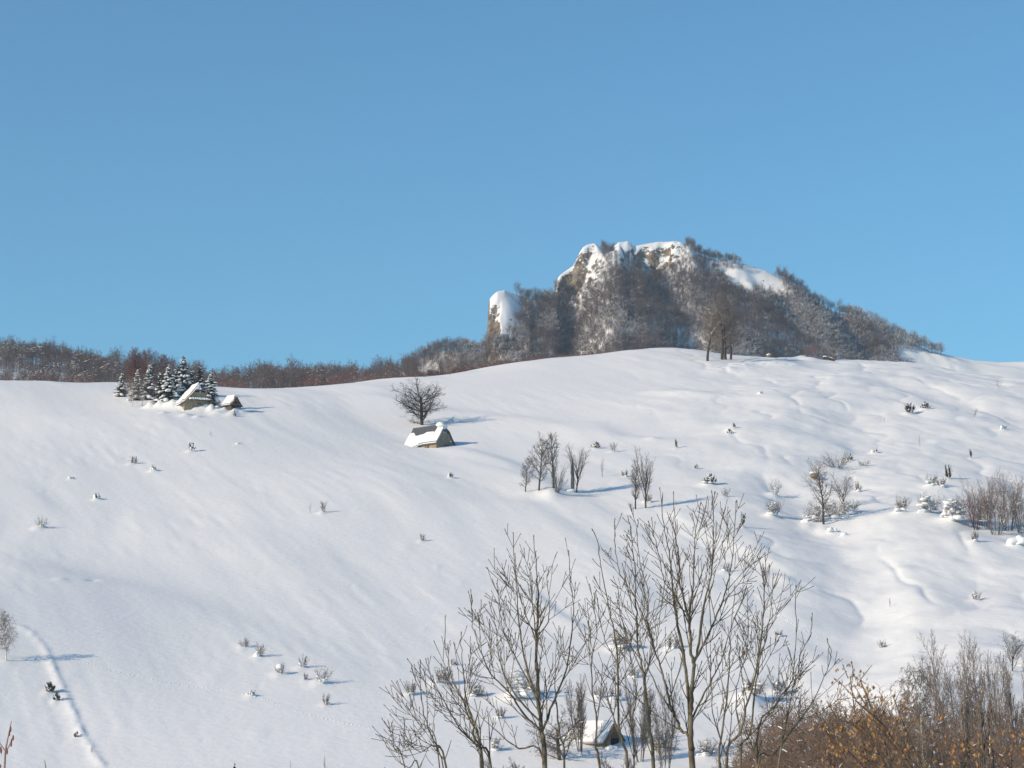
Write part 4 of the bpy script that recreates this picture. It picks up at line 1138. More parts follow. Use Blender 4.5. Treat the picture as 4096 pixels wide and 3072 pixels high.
def open_hut():
    rz = math.radians(-42); B = Barn(4.8, 4.4, 2.2, 4.9, pw=1.05)
    loc = corner(925, 1641, rz, B.W)
    r = thing('open_hut', 'small open-fronted timber hut with a snow-loaded roof beside the farmhouse', 'hut', loc, rz)
    B.roof(r, M_timber, .5)
    def fn(X, Y):
        a = np.abs(Y) / (B.W / 2)
        d1 = np.where(Y < 0, 1.15 - a, .25 - a) * 3
        d3 = np.minimum((-.35 + .4 * vn(Y, Y * 0, 3) - X) * 1.2, (X + B.L + .3) * 1.2)
        return np.minimum(d1, d3)
    B.snow(r, fn, .8, ext=1.5)
    for px, py in ((-.25, -2.0), (-.25, 2.0), (-4.5, -2.0), (-4.5, 2.0), (-.25, 0)):
        mb = MB(); mb.box(px - .14, px + .14, py - .14, py + .14, -2.5, 2.2 if py else 4.5); obj('post', mb.mesh('post', M_timber, False), r)
    for (a, b) in (((-2.1, 2.15), (2.1, 2.15)), ((-2.1, 2.2), (0, 4.6)), ((2.1, 2.2), (0, 4.6)), ((-1.0, 2.2), (-.75, 3.6)), ((1.0, 2.2), (.75, 3.6)), ((-.9, 3.5), (.9, 3.5))):
        mb = MB(); tubes(mb, [([(-.1, a[0], a[1]), (-.1, b[0], b[1])], [.14, .14])], 4); obj('brace', mb.mesh('brace', M_board, False), r)
    mb = MB(); mb.box(-4.65, -4.5, -2.1, 2.1, -2, 3.3); obj('back_wall', mb.mesh('back_wall', M_timber, False), r)
    mb = MB(); mb.box(-4.5, -.4, -2.15, -2.0, -2, 2.0); obj('side_wall', mb.mesh('side_wall', M_timber, False), r)
open_hut()

def valley_hut():
    rz = math.radians(-38); B = Barn(9.0, 5.8, 1.1, 4.1, hipb=2.6, sb=1.0, pw=1.1)
    loc = corner(2420, 2994, rz, B.W, 330, 520)
    r = thing('stone_hut', 'low stone hut with a white snow roof seen through the ash branches', 'hut', loc, rz)
    B.walls(r, M_stonewall, M_stonegrey); B.roof(r, M_timber)
    def fn(X, Y):
        a = np.abs(Y) / (B.W / 2)
        d = np.where(Y < 0, 1.12 - a, .9 - a) * 3
        return np.minimum(d, (-.1 - X) * 1.4)
    B.snow(r, fn, .7, ext=1.0)
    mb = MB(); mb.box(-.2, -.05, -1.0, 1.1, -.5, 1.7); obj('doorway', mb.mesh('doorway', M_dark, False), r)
    for k in range(5):
        mb = MB(); mb.box(-.05, .05, -1.0 + k * .5, -.9 + k * .5, 1.7, 3.0 - .3 * abs(k - 2)); obj('board', mb.mesh('board', M_timber, False), r)
    mb = MB()
    for k in range(6): lump(mb, (.4 + .5 * (k % 2), -2.2 + .8 * k, -.1), .8, .8, .6, k)
    stuff(obj('snow_drift', mb.mesh('drift', M_snowpad), r))
    x, y = ghit(2240, 3040, 330, 520); s = y / F
    t = thing('spreading_tree', 'thick-trunked bare tree with snow along its level limbs beside the valley hut', 'tree', (x, y, gz(x, y) - .2), 2.0)
    ch = grown('broad', 215 * s, 190 * s, 88, rtrunk=.34)
    tm, cm = tree_meshes(ch, M_bark, M_twig); obj('trunk', tm, t); obj('crown', cm, t)
    sb = branch_snow(ch, 8, .6, (1, 2), 1.3); stuff(obj('snow', sb.mesh('branch_snow', M_snowpad), t))
valley_hut()
tick('buildings')

# ------------------------------------------------------------------ spruce grove by the house
def spruce(seed, H, R, snow, m=None):
    rng = random.Random(seed); fo = MB(); sn = MB(); tr = MB()
    tubes(tr, [([(0, 0, -.6), (0, 0, H * .5), (0, 0, H)], [.016 * H, .01 * H, .02])], 6)
    nw = int(H * 1.9)
    for i in range(nw):
        t = .06 + .93 * (i + rng.random() * .5) / nw
        bl = R * (1 - t) ** .8 * rng.uniform(.8, 1.1) + .12
        nbr = 7 if t < .8 else 5
        a0 = rng.random() * 6
        for k in range(nbr):
            a = a0 + k * 6.283 / nbr + rng.uniform(-.25, .25); L = bl * rng.uniform(.75, 1.15)
            dr = rng.uniform(-.75, -.2) if t < .75 else rng.uniform(-.15, .35)
            tj = t + rng.uniform(-.5, .5) / nw
            d = Vector((math.cos(a), math.sin(a), dr)); sd = Vector((-math.sin(a), math.cos(a), 0))
            p0 = Vector((0, 0, tj * H))
            V, Fc = [], []
            for j in range(11):
                u = .15 + .85 * j / 10; p = p0 + d * L * u + Vector((0, 0, .12 * L * u * u))
                for sgn in (-1, 1):
                    ln = (.34 * L * (1.15 - u) + .16) * rng.uniform(.7, 1.3)
                    q = p + sd * sgn * ln + d * ln * .55 + Vector((0, 0, -ln * rng.uniform(.15, .7)))
                    w = d * ln * .22 + Vector((0, 0, .03)); b = len(V)
                    V += [tuple(p - w), tuple(p + w), tuple(q)]; Fc.append((b, b + 1, b + 2))
            fo.add(V, Fc)
            if rng.random() < snow:
                q = p0 + d * L * rng.uniform(.5, .85) + Vector((0, 0, .16))
                z = (rng.uniform(.16, .34) * L + .12) * rng.uniform(.7, 1.2)
                lump(sn, q, z * rng.uniform(.7, 1.3), z * rng.uniform(.7, 1.3), z * rng.uniform(.45, .9), seed * 50 + i * 9 + k, ico=ICO1, rough=.4)
    lump(sn, (0, 0, H * .93), .25, .25, .4, seed, ico=ICO1)
    return tr.mesh('spruce_trunk', M_bark), fo.mesh('spruce_foliage', m or M_needle, False), sn.mesh('spruce_snow', M_snowpad)
SPR = [spruce(1, 14, 3.2, .5), spruce(2, 11, 2.6, .7), spruce(3, 10, 2.3, .3), spruce(4, 11, 2.9, .6), spruce(5, 11, 2.3, .8)]
for px, py, top, v, Rf, lab in [
    (484, 1592, 1486, 1, 1.15, 'small spruce heaped with snow standing apart at the open end of the grove'),
    (548, 1606, 1478, 1, 1.0, 'snow-heaped spruce behind the pale little birches'),
    (592, 1604, 1450, 1, 1.0, 'snow-heaped spruce between the little birches and the dark spruces'),
    (640, 1606, 1484, 2, .9, 'dark shaded narrow spruce next to the snow-heaped spruces'),
    (676, 1612, 1456, 1, 1.0, 'snow-speckled spruce at the edge of the dense group behind the house'),
    (706, 1606, 1464, 1, 1.05, 'broad snow-speckled spruce against the tallest spruce'),
    (738, 1606, 1420, 0, .95, 'tallest spruce of the grove with a bare dark spire'),
    (770, 1596, 1478, 2, 1.15, 'snow-speckled spruce directly behind the house ridge'),
    (800, 1594, 1462, 2, 1.1, 'dark spruce behind the house ridge'),
    (842, 1622, 1486, 1, 1.15, 'spruce with snow on every branch beside the house chimney')]:
    x, y = ghit(px, py); 
    y2 = y + (14 if 690 < px < 830 else 4); x *= y2 / y; y = y2
    H = (py - top) * y / F + (gz(x, y) and 0)
    ztop = at(px, top, y).z; z = gz(x, y); H = max(ztop - z, 5.0)
    if v == 1: v = (1, 3, 4)[(px // 7) % 3]
    d = SPR[v]; s = H / (14, 11, 10, 11, 11)[v]
    r = thing('spruce_tree', lab, 'spruce', (x, y, z - .1), rw.random() * 6, 'spruces around the farmhouse', (s * Rf * 1.25, s * Rf * 1.25, s))
    r.rotation_euler = (rw.uniform(-.05, .05), rw.uniform(-.05, .05), rw.random() * 6)
    obj('trunk', d[0], r); stuff(obj('foliage', d[1], r)); stuff(obj('snow', d[2], r))
for px, py, top, w, st, m, lab in [
    (530, 1628, 1500, 84, 'birch', M_thickgrey, 'pale little birch with low snowy twigs in front of the grove'),
    (567, 1624, 1485, 90, 'birch', M_thickgrey, 'pale birch with a dark foot next to the little birch before the grove'),
    (520, 1604, 1408, 80, 'birch', M_birchred, 'slim birch with wine-red twigs at the edge of the grove'),
    (556, 1600, 1390, 90, 'birch', M_birchred, 'tallest birch with wine-red twigs rising behind the snow-heaped spruces'),
    (596, 1602, 1396, 90, 'birch', M_birchred, 'birch with wine-red twigs and a pale stem between the spruces'),
    (624, 1604, 1412, 80, 'birch', M_birchred, 'narrow birch with wine-red twigs beside the dark shaded spruce')]:
    x, y = ghit(px, py)
    if m is M_birchred: x *= (y + 10) / y; y += 10
    s = y / F; z = gz(x, y); H = at(px, top, y).z - z
    r = thing('birch_tree', lab, 'birch', (x, y, z - .1), rw.random() * 6, 'birches around the farmhouse')
    ch = grown('birchfar' if m is M_birchred else st, H, w * s, px, rtrunk=.14)
    tm, cm = tree_meshes(ch, M_birch, m); obj('trunk', tm, r); obj('crown', cm, r)
x, y = ghit(938, 1664); r = thing('small_spruce', 'little green spruce bough half buried under the open-fronted hut', 'spruce', (x, y, gz(x, y) - .1), 1.0, None, (.3, .3, .2))
obj('trunk', SPR[1][0], r); stuff(obj('foliage', SPR[1][1], r)); stuff(obj('snow', SPR[1][2], r))
tick('grove')

# ------------------------------------------------------------------ reddish thicket on the slope
for px, py, h, w, m, lab in [
    (3905, 2120, 175, 90, M_woodred, 'reddish leafless tree at the edge of the slope thicket beside the snow-heaped bush'),
    (3940, 2110, 225, 100, M_woodred, 'slim reddish tree second into the slope thicket'),
    (3985, 2140, 255, 130, M_thickgrey, 'many-stemmed tree in the middle of the slope thicket'),
    (4035, 2125, 225, 110, M_woodred, 'reddish many-stemmed tree behind the middle of the slope thicket'),
    (4085, 2135, 240, 120, M_thickgrey, 'greyish tree with snowy side twigs at the far end of the slope thicket')]:
    x, y = ghit(px, py); s = y / F
    r = thing('thicket_tree', lab, 'tree', (x, y, gz(x, y) - .1), rw.random() * 6, 'trees of the slope thicket')
    ch = grown('shrubd', h * s, w * 1.3 * s, px, stems=9, spread=.6, rtrunk=.07)
    tm, cm = tree_meshes(ch, M_bark, m); obj('stems', tm, r); obj('crown', cm, r)
    sb = branch_snow(ch, px, .12, (1, 2), 1.4); stuff(obj('snow', sb.mesh('branch_snow', M_snowpad), r))

# ------------------------------------------------------------------ brown thicket on the valley floor
def thick_proto(seed, H, Wd, stems, m, snow=.05, style='shrub', spread=.55):
    ch = grown(style, H, Wd, seed, stems=stems, spread=spread, rtrunk=.042)
    tm, cm = tree_meshes(ch, m, m)
    sb = branch_snow(ch, seed, snow * 2, (0, 1, 2), .7)
    return tm, cm, sb.mesh('branch_snow', M_snowpad) if sb.v else None, H
TP = [thick_proto(301, 7, 6, 12, M_thick, .10, 'shrubd'), thick_proto(302, 7, 6.5, 12, M_thick, .04, 'shrubd'), thick_proto(303, 8, 5.5, 10, M_thickgrey, .03, 'shrubd')]
THTOP = np.array([(2750, 3150), (2900, 3060), (2960, 3000), (3010, 2950), (3110, 2850), (3180, 2790), (3250, 2745), (3330, 2738), (3420, 2775), (3510, 2745), (3580, 2742), (3650, 2790), (3740, 2870), (3850, 2900), (4000, 2890), (4150, 2850), (4400, 2850)], float)
kk = 0
for row, (Yr_, dpy) in enumerate([(250, 0), (215, 60), (185, 125), (158, 200), (135, 280)]):
    px = 2860 + 40 * row
    while px < 4260:
        y = Yr_ + rw.uniform(-10, 10); x = float(colc(px, 2900)) * y; z = gz(x, y)
        top = float(np.interp(px, THTOP[:, 0], THTOP[:, 1])) + dpy + rw.uniform(-25, 40)
        H = at(px, top, y).z - z
        px += rw.uniform(70, 105) * (1 + .12 * row)
        if H < 2.5: continue
        tm, cm, sm_, h0 = TP[rw.choice([0, 1, 1, 0, 2])]
        s = H / h0
        r = thing('thicket_shrub', 'leafless brown many-stemmed shrub in the thicket on the valley floor', 'shrub', (x, y, z - .1), rw.random() * 6.28, 'shrubs of the valley thicket', (max(s, .75), max(s, .75), s))
        obj('stems', tm, r); obj('twigs', cm, r)
        if sm_: stuff(obj('snow', sm_, r))
        kk += 1
print('thicket', kk)
for px, top, Y, w, st, stems, tmat, cmat, lab in [
    (3845, 2528, 290, 300, 'willow', 9, M_thick, M_thickgrey, 'tall wide many-stemmed willow rising above the valley thicket'),
    (3960, 2610, 285, 220, 'willow', 4, M_thick, M_thickgrey, 'slimmer many-stemmed willow beside the tall wide one'),
    (4075, 2620, 240, 230, 'willow', 5, M_thick, M_thickgrey, 'dark willow rising at the far edge of the valley thicket'),
    (3690, 2640, 150, 190, 'birch', 1, M_birch, M_thickgrey, 'white birch with snow on its branches in front of the tall willow'),
    (3865, 2780, 128, 60, 'birch', 1, M_birch, M_thickgrey, 'thin white birch stem in front of the tall willow trunk'),
    (3925, 2740, 130, 60, 'birch', 1, M_birch, M_thickgrey, 'thin yellowish birch stem beside the slimmer willow'),
    (3957, 2790, 128, 50, 'birch', 1, M_birch, M_thickgrey, 'very thin white birch stem under the slimmer willow'),
    (3620, 2880, 126, 60, 'birch', 1, M_birch, M_thickgrey, 'thin white birch stem beside the snowy white birch'),
    (3440, 2860, 126, 60, 'birch', 1, M_birch, M_thick, 'thin crooked white birch behind the golden leaves'),
    (3530, 2930, 122, 60, 'birch', 1, M_birch, M_thick, 'leaning white birch stem low in the valley thicket'),
    (3310, 2980, 124, 60, 'birch', 1, M_birch, M_thick, 'small white birch at the ash side of the valley thicket'),
    (2560, 2700, 400, 110, 'willow', 5, M_twig, M_twig, 'thin grey many-stemmed shrub behind the hut and ash branches'),
    (2660, 2720, 390, 120, 'willow', 5, M_twig, M_twig, 'thin grey many-stemmed shrub between hut and ash trunk'),
    (2320, 2700, 405, 140, 'willow', 5, M_twig, M_twig, 'thin grey many-stemmed shrub just above the valley hut roof'),
    (2480, 3010, 360, 150, 'willow', 6, M_twig, M_twig, 'low grey many-stemmed shrub in front of the valley hut'),
    (2010, 3030, 340, 150, 'willow', 6, M_twig, M_twig, 'low grey shrub top under the left ash stems'),
    (1285, 3022, 200, 100, 'shrub', 6, M_brownleaf, M_brownleaf, 'brown twiggy tree top reaching up from below the slope')]:
    x = float(colc(px, 2900)) * Y; y = Y; z = gz(x, y); s = y / F
    H = at(px, top, y).z - z
    ch = grown(st, H, w * s, px + 3, stems=stems, spread=.55, rtrunk=9.0 * Y / F if stems == 1 else .08)
    r = thing({'birch': 'birch_tree', 'shrub': 'shrub'}.get(st, 'willow_tree'), lab, {'birch': 'birch', 'shrub': 'shrub'}.get(st, 'willow' if 'willow' in lab else 'shrub'), (x, y, z - .1), 0 if 'leaning' not in lab else 0)
    tm, cm = tree_meshes(ch, tmat, cmat)
    obj('trunk' if stems == 1 else 'stems', tm, r); obj('crown', cm, r)
    if 'snow' in lab or Y < 300:
        sb = branch_snow(ch, px, .3 if 'snow on' in lab else .05, (1, 2), 1.0)
        if sb.v: stuff(obj('snow', sb.mesh('branch_snow', M_snowpad), r))
for px, top, Y, lab in [(938, 3046, 120, 'tip of a dark narrow fir reaching up from the valley'), (1538, 3062, 120, 'dark fir tip just showing beside the ash trees'), (1163, 3042, 100, 'bare spike of a larch top reaching up from the valley')]:
    x = float(colc(px, 3000)) * Y; z = gz(x, Y); H = at(px, top, Y).z - z
    r = thing('fir_tree', lab, 'fir', (x, Y, z), 0, None, (H / 10 * .35, H / 10 * .35, H / 10))
    obj('trunk', SPR[2][0], r)
    if 'spike' not in lab: stuff(obj('foliage', SPR[2][1], r))
tick('thicket')

# ------------------------------------------------------------------ ash trees close by
ASHY = 24.0
def ash_tree(label, basepx, stems, seed):
    rng = random.Random(seed)
    bx_ = float(colc(basepx, 3000)) * ASHY; bz = gz(bx_, ASHY)
    root = thing('ash_tree', label, 'ash tree', (bx_, ASHY, bz - .1))
    O = Vector((bx_, ASHY, bz - .1))
    for si, (pts, r0) in enumerate(stems):
        r0 = r0 * .55
        dy = rng.uniform(-1.1, 1.1); n = len(pts)
        P = []
        for k, (px, py) in enumerate(pts):
            P.append(at(px, py, ASHY + dy * (k / (n - 1)) * (1 if pts[0][1] < 3000 else 1)) - O)
        if pts[0][1] > 2990:      # goes on down to the root
            p0 = P[0]
            low = [Vector((0, 0, -.2)).lerp(Vector((p0.x * .25, 0, p0.z * .35)), 1), Vector((p0.x * .62, 0, p0.z * .72))]
            P = [Vector((p0.x * .06, 0, -.2))] + low + P
            R0 = [r0 * 1.7, r0 * 1.45, r0 * 1.2]
        else: R0 = []
        # smooth, jittered centre line
        nn = len(P); Q = []
        for k in range(nn - 1):
            a, b, c, d = P[max(k - 1, 0)], P[k], P[k + 1], P[min(k + 2, nn - 1)]
            for t in (0, .25, .5, .75):
                Q.append(.5 * ((2 * b) + (c - a) * t + (2 * a - 5 * b + 4 * c - d) * t * t + (3 * b - a - 3 * c + d) * t ** 3))
        Q.append(P[-1])
        m = len(Q); i0 = 4 * len(R0)
        Rr = []
        for k in range(m):
            if k < i0: Rr.append(r0 * (1.7 - .7 * k / i0))
            else: Rr.append(max(.0036, r0 * (1 - .93 * ((k - i0) / (m - 1 - i0)) ** .8)))
            if rng.random() < .25 and k > i0: Rr[-1] *= 1.12
        for k in range(max(1, i0), m - 1): Q[k] = Q[k] + Vector((rng.gauss(0, .004), rng.gauss(0, .012), 0))
        def tip(q, d, r):      # swollen end bud
            return [q, q + d * .008, q + d * .018, q + d * .028], [r, r * 1.5, r * 1.3, r * .25]
        dl = (Q[-1] - Q[-2]).normalized(); tp, tr_ = tip(Q[-1], dl, Rr[-1])
        mb = MB(); tubes(mb, [(Q + tp[1:], Rr + tr_[1:])], 8)
        limb = obj('limb', mb.mesh('ash_limb', M_ash), root)
        # paired side shoots
        ch = []
        def shoot(p, d, L, r, lev):
            k = max(4, int(L / .09)); pts_ = [p]; rr = [r]; dd = d.normalized(); bend = Vector((rng.gauss(0, .03), rng.gauss(0, .03), 0))
            for j in range(k):
                dd = (dd + UP * .075 + bend + Vector((rng.gauss(0, .022), rng.gauss(0, .022), 0))).normalized()
                pts_.append(pts_[-1] + dd * (L / k)); rr.append(max(.0026, r * (1 - .5 * (j + 1) / k)) * (1.25 if rng.random() < .12 else 1))
            tp, tr_ = tip(pts_[-1], dd, rr[-1])
            ch.append((pts_ + tp[1:], rr + tr_[1:]))
            if lev < 2 and L > .2:
                for u in (rng.uniform(.25, .4), rng.uniform(.5, .65), rng.uniform(.75, .88)):
                    if rng.random() < (.8 if L > .35 else .5):
                        i = min(int(u * k), k - 1); ax = (pts_[i + 1] - pts_[i]).normalized()
                        sd = ax.orthogonal().normalized(); sd.rotate(Matrix.Rotation(rng.random() * 6.28, 3, ax))
                        for sg in (1, -1):
                            if rng.random() < .7: shoot(pts_[i], ax * .85 + sd * sg * rng.uniform(.4, .6), max(.07, L * rng.uniform(.25, .55)), max(.0026, rr[i] * .75), lev + 1)
        nxt = .08; az = rng.random() * 3
        tot = sum((Q[k + 1] - Q[k]).length for k in range(i0, m - 1))
        run = 0
        for k in range(max(i0, 1), m - 1):
            seg = (Q[k + 1] - Q[k]).length
            while nxt < run + seg and nxt < tot * .97:
                u = (nxt - run) / seg; f = nxt / tot; p = Q[k].lerp(Q[k + 1], u)
                nxt += rng.uniform(.10, .22)
                ax = (Q[k + 1] - Q[k]).normalized(); sd = ax.orthogonal().normalized(); sd.rotate(Matrix.Rotation(az, 3, ax)); az += 1.57 + rng.uniform(-.3, .3)
                for sg in (1, -1):
                    if rng.random() < (.62 if f > .3 else .42):
                        L = (.14 + .62 * (1 - f) * min(1, .35 + f * 1.6)) * rng.uniform(.45, 1.2)
                        shoot(p, ax * .84 + sd * sg * rng.uniform(.42, .68), L, max(.0030, min(Rr[k] * .55, .0065)), 0 if L > .4 else 1)
            run += seg
        sm_ = MB(); tubes(sm_, ch, 5)
        if ch: stuff(obj('shoots', sm_.mesh('ash_shoots', M_bud), limb))
    return root
ash_tree('bare ash with many fanned stems at the end toward the string of little shrubs', 1940, [
 ([(1930, 3072), (1898, 2948), (1891, 2894), (1862, 2785), (1854, 2695), (1847, 2622), (1845, 2535)], .026),
 ([(1963, 3072), (1909, 2984), (1844, 2919), (1807, 2857), (1753, 2767), (1720, 2700), (1704, 2640)], .022),
 ([(1922, 3020), (1884, 2890), (1844, 2789), (1811, 2724), (1793, 2640), (1779, 2568), (1781, 2470)], .020),
 ([(1785, 3072), (1735, 2966), (1695, 2857), (1681, 2731), (1681, 2645)], .019),
 ([(1753, 3027), (1717, 2912), (1674, 2894), (1637, 2839), (1627, 2815)], .011),
 ([(1680, 3090), (1637, 3072), (1583, 3038), (1547, 2984), (1525, 2944)], .013),
 ([(1616, 3056), (1580, 3002), (1572, 2950), (1567, 2894)], .010),
 ([(1768, 3035), (1681, 3009), (1627, 2966), (1601, 2926)], .011),
 ([(1919, 3000), (1880, 2860), (1860, 2800), (1880, 2700), (1905, 2640)], .013)], 3)
ash_tree('bare ash with a thick central trunk in front of the largest snow-laden bush', 2180, [
 ([(2180, 3072), (2169, 2948), (2162, 2894), (2151, 2767), (2147, 2658), (2147, 2547), (2151, 2466), (2151, 2364), (2147, 2312), (2141, 2222), (2135, 2149)], .047),
 ([(2146, 2600), (2143, 2547), (2135, 2466), (2129, 2385), (2122, 2303), (2119, 2257)], .018),
 ([(2154, 2795), (2130, 2740), (2110, 2686), (2090, 2588), (2074, 2466), (2066, 2344), (2057, 2242), (2053, 2137)], .026),
 ([(2145, 2560), (2110, 2474), (2086, 2405), (2070, 2344), (2060, 2220)], .014),
 ([(2149, 2545), (2192, 2486), (2196, 2405), (2188, 2328), (2193, 2287)], .014),
 ([(2168, 2930), (2216, 2803), (2260, 2695), (2281, 2588), (2293, 2466), (2289, 2385), (2279, 2295), (2275, 2206)], .024),
 ([(2166, 2925), (2097, 2857), (2035, 2767), (1963, 2695), (1923, 2604), (1907, 2560), (1890, 2486), (1886, 2385)], .022),
 ([(2160, 2885), (2079, 2803), (2024, 2713), (1990, 2600), (1988, 2548), (1976, 2486), (1958, 2413)], .019),
 ([(2176, 3050), (2079, 2995), (2035, 2966), (1952, 2894), (1898, 2839), (1844, 2781), (1815, 2720)], .017),
 ([(2155, 2820), (2100, 2700), (2040, 2590), (2010, 2500), (1996, 2410), (1993, 2365)], .016),
 ([(2260, 3072), (2240, 2939), (2226, 2820), (2220, 2753), (2223, 2685), (2245, 2600), (2240, 2520)], .020)], 5)
ash_tree('tallest bare ash with a thick trunk and long upswept paired limbs', 2766, [
 ([(2768, 3072), (2766, 2985), (2762, 2885), (2766, 2820), (2768, 2742), (2776, 2660), (2762, 2600), (2757, 2490), (2740, 2420), (2716, 2320), (2716, 2235), (2706, 2174), (2700, 2080), (2694, 1975)], .052),
 ([(2758, 2860), (2752, 2742), (2734, 2620), (2708, 2470), (2694, 2398), (2686, 2316), (2678, 2210), (2669, 2178), (2651, 2072), (2649, 1990)], .034),
 ([(2757, 2480), (2775, 2304), (2778, 2194), (2788, 2092), (2802, 2015)], .018),
 ([(2776, 2650), (2790, 2600), (2808, 2471), (2828, 2365), (2845, 2288), (2855, 2133), (2853, 2072), (2847, 1970)], .028),
 ([(2785, 2630), (2832, 2540), (2881, 2426), (2910, 2336), (2930, 2235), (2938, 2121), (2944, 2011)], .024),
 ([(2772, 2870), (2819, 2771), (2851, 2714), (2892, 2620), (2934, 2479), (2960, 2420), (2984, 2352)], .020),
 ([(2762, 3010), (2725, 2925), (2701, 2864), (2677, 2803), (2660, 2734), (2640, 2661), (2617, 2601), (2596, 2532), (2543, 2397), (2482, 2296), (2466, 2227), (2460, 2162), (2459, 2080)], .030),
 ([(2700, 2862), (2660, 2803), (2628, 2750), (2590, 2660), (2560, 2560), (2530, 2440), (2505, 2330), (2490, 2260)], .018),
 ([(2622, 2610), (2590, 2500), (2588, 2440), (2592, 2357), (2560, 2259), (2548, 2137), (2552, 2085)], .016),
 ([(2757, 2500), (2700, 2380), (2660, 2330), (2640, 2240), (2622, 2160), (2595, 2090)], .014),
 ([(2757, 2480), (2790, 2420), (2806, 2380), (2830, 2280), (2838, 2200), (2872, 2150), (2893, 2055)], .013)], 7)
ash_tree('bare ash with several slender parallel stems between two thicker ash trunks', 2560, [
 ([(2611, 3072), (2599, 2925), (2595, 2864), (2579, 2763), (2575, 2710), (2563, 2640), (2551, 2600), (2547, 2471), (2541, 2389), (2543, 2296), (2535, 2231), (2525, 2145), (2512, 2068)], .034),
 ([(2510, 3072), (2481, 2946), (2473, 2803), (2469, 2640), (2458, 2540), (2440, 2450), (2420, 2350), (2405, 2260), (2393, 2174), (2372, 2123)], .026),
 ([(2399, 3072), (2382, 2990), (2389, 2888), (2369, 2770), (2365, 2668), (2372, 2600), (2388, 2530), (2381, 2467), (2377, 2379)], .022),
 ([(2578, 2720), (2600, 2640), (2630, 2560), (2640, 2470), (2650, 2400), (2660, 2330)], .013),
 ([(2470, 2650), (2420, 2560), (2400, 2480), (2390, 2400)], .011),
 ([(2480, 2950), (2440, 2830), (2420, 2740), (2360, 2620), (2355, 2520), (2355, 2460)], .013),
 ([(2540, 3072), (2530, 2900), (2545, 2760), (2525, 2650), (2500, 2540), (2478, 2440), (2470, 2350)], .016)], 11)
ash_tree('bare ash with crooked stems and hanging dead seed tufts next to the brown thicket', 2990, [
 ([(2879, 3072), (2884, 2962), (2905, 2804), (2916, 2673), (2921, 2568), (2926, 2500), (2937, 2400), (2938, 2350)], .022),
 ([(2905, 3062), (2958, 2936), (2984, 2831), (3021, 2699), (3042, 2568), (3052, 2463), (3057, 2358), (3047, 2279), (3031, 2230)], .028),
 ([(2958, 3041), (3000, 2936), (3026, 2725), (3040, 2620), (3052, 2500), (3060, 2330), (3060, 2218)], .022),
 ([(3026, 3072), (3031, 2936), (3047, 2873), (3094, 2831), (3136, 2768), (3168, 2725), (3178, 2647), (3186, 2515), (3181, 2436), (3184, 2348)], .022),
 ([(3115, 3072), (3142, 2909), (3163, 2789), (3178, 2725), (3199, 2620), (3241, 2542), (3246, 2478)], .018),
 ([(3030, 3072), (3094, 3020), (3178, 2904), (3247, 2815), (3289, 2725), (3320, 2647), (3325, 2610), (3310, 2562)], .018),
 ([(3045, 2620), (3070, 2520), (3085, 2420), (3093, 2300)], .012),
 ([(2884, 2960), (2850, 2850), (2846, 2720), (2830, 2620), (2820, 2540)], .013),
 ([(2960, 2930), (2945, 2800), (2960, 2700), (2990, 2600), (2990, 2450)], .013)], 13)
tick('ash')

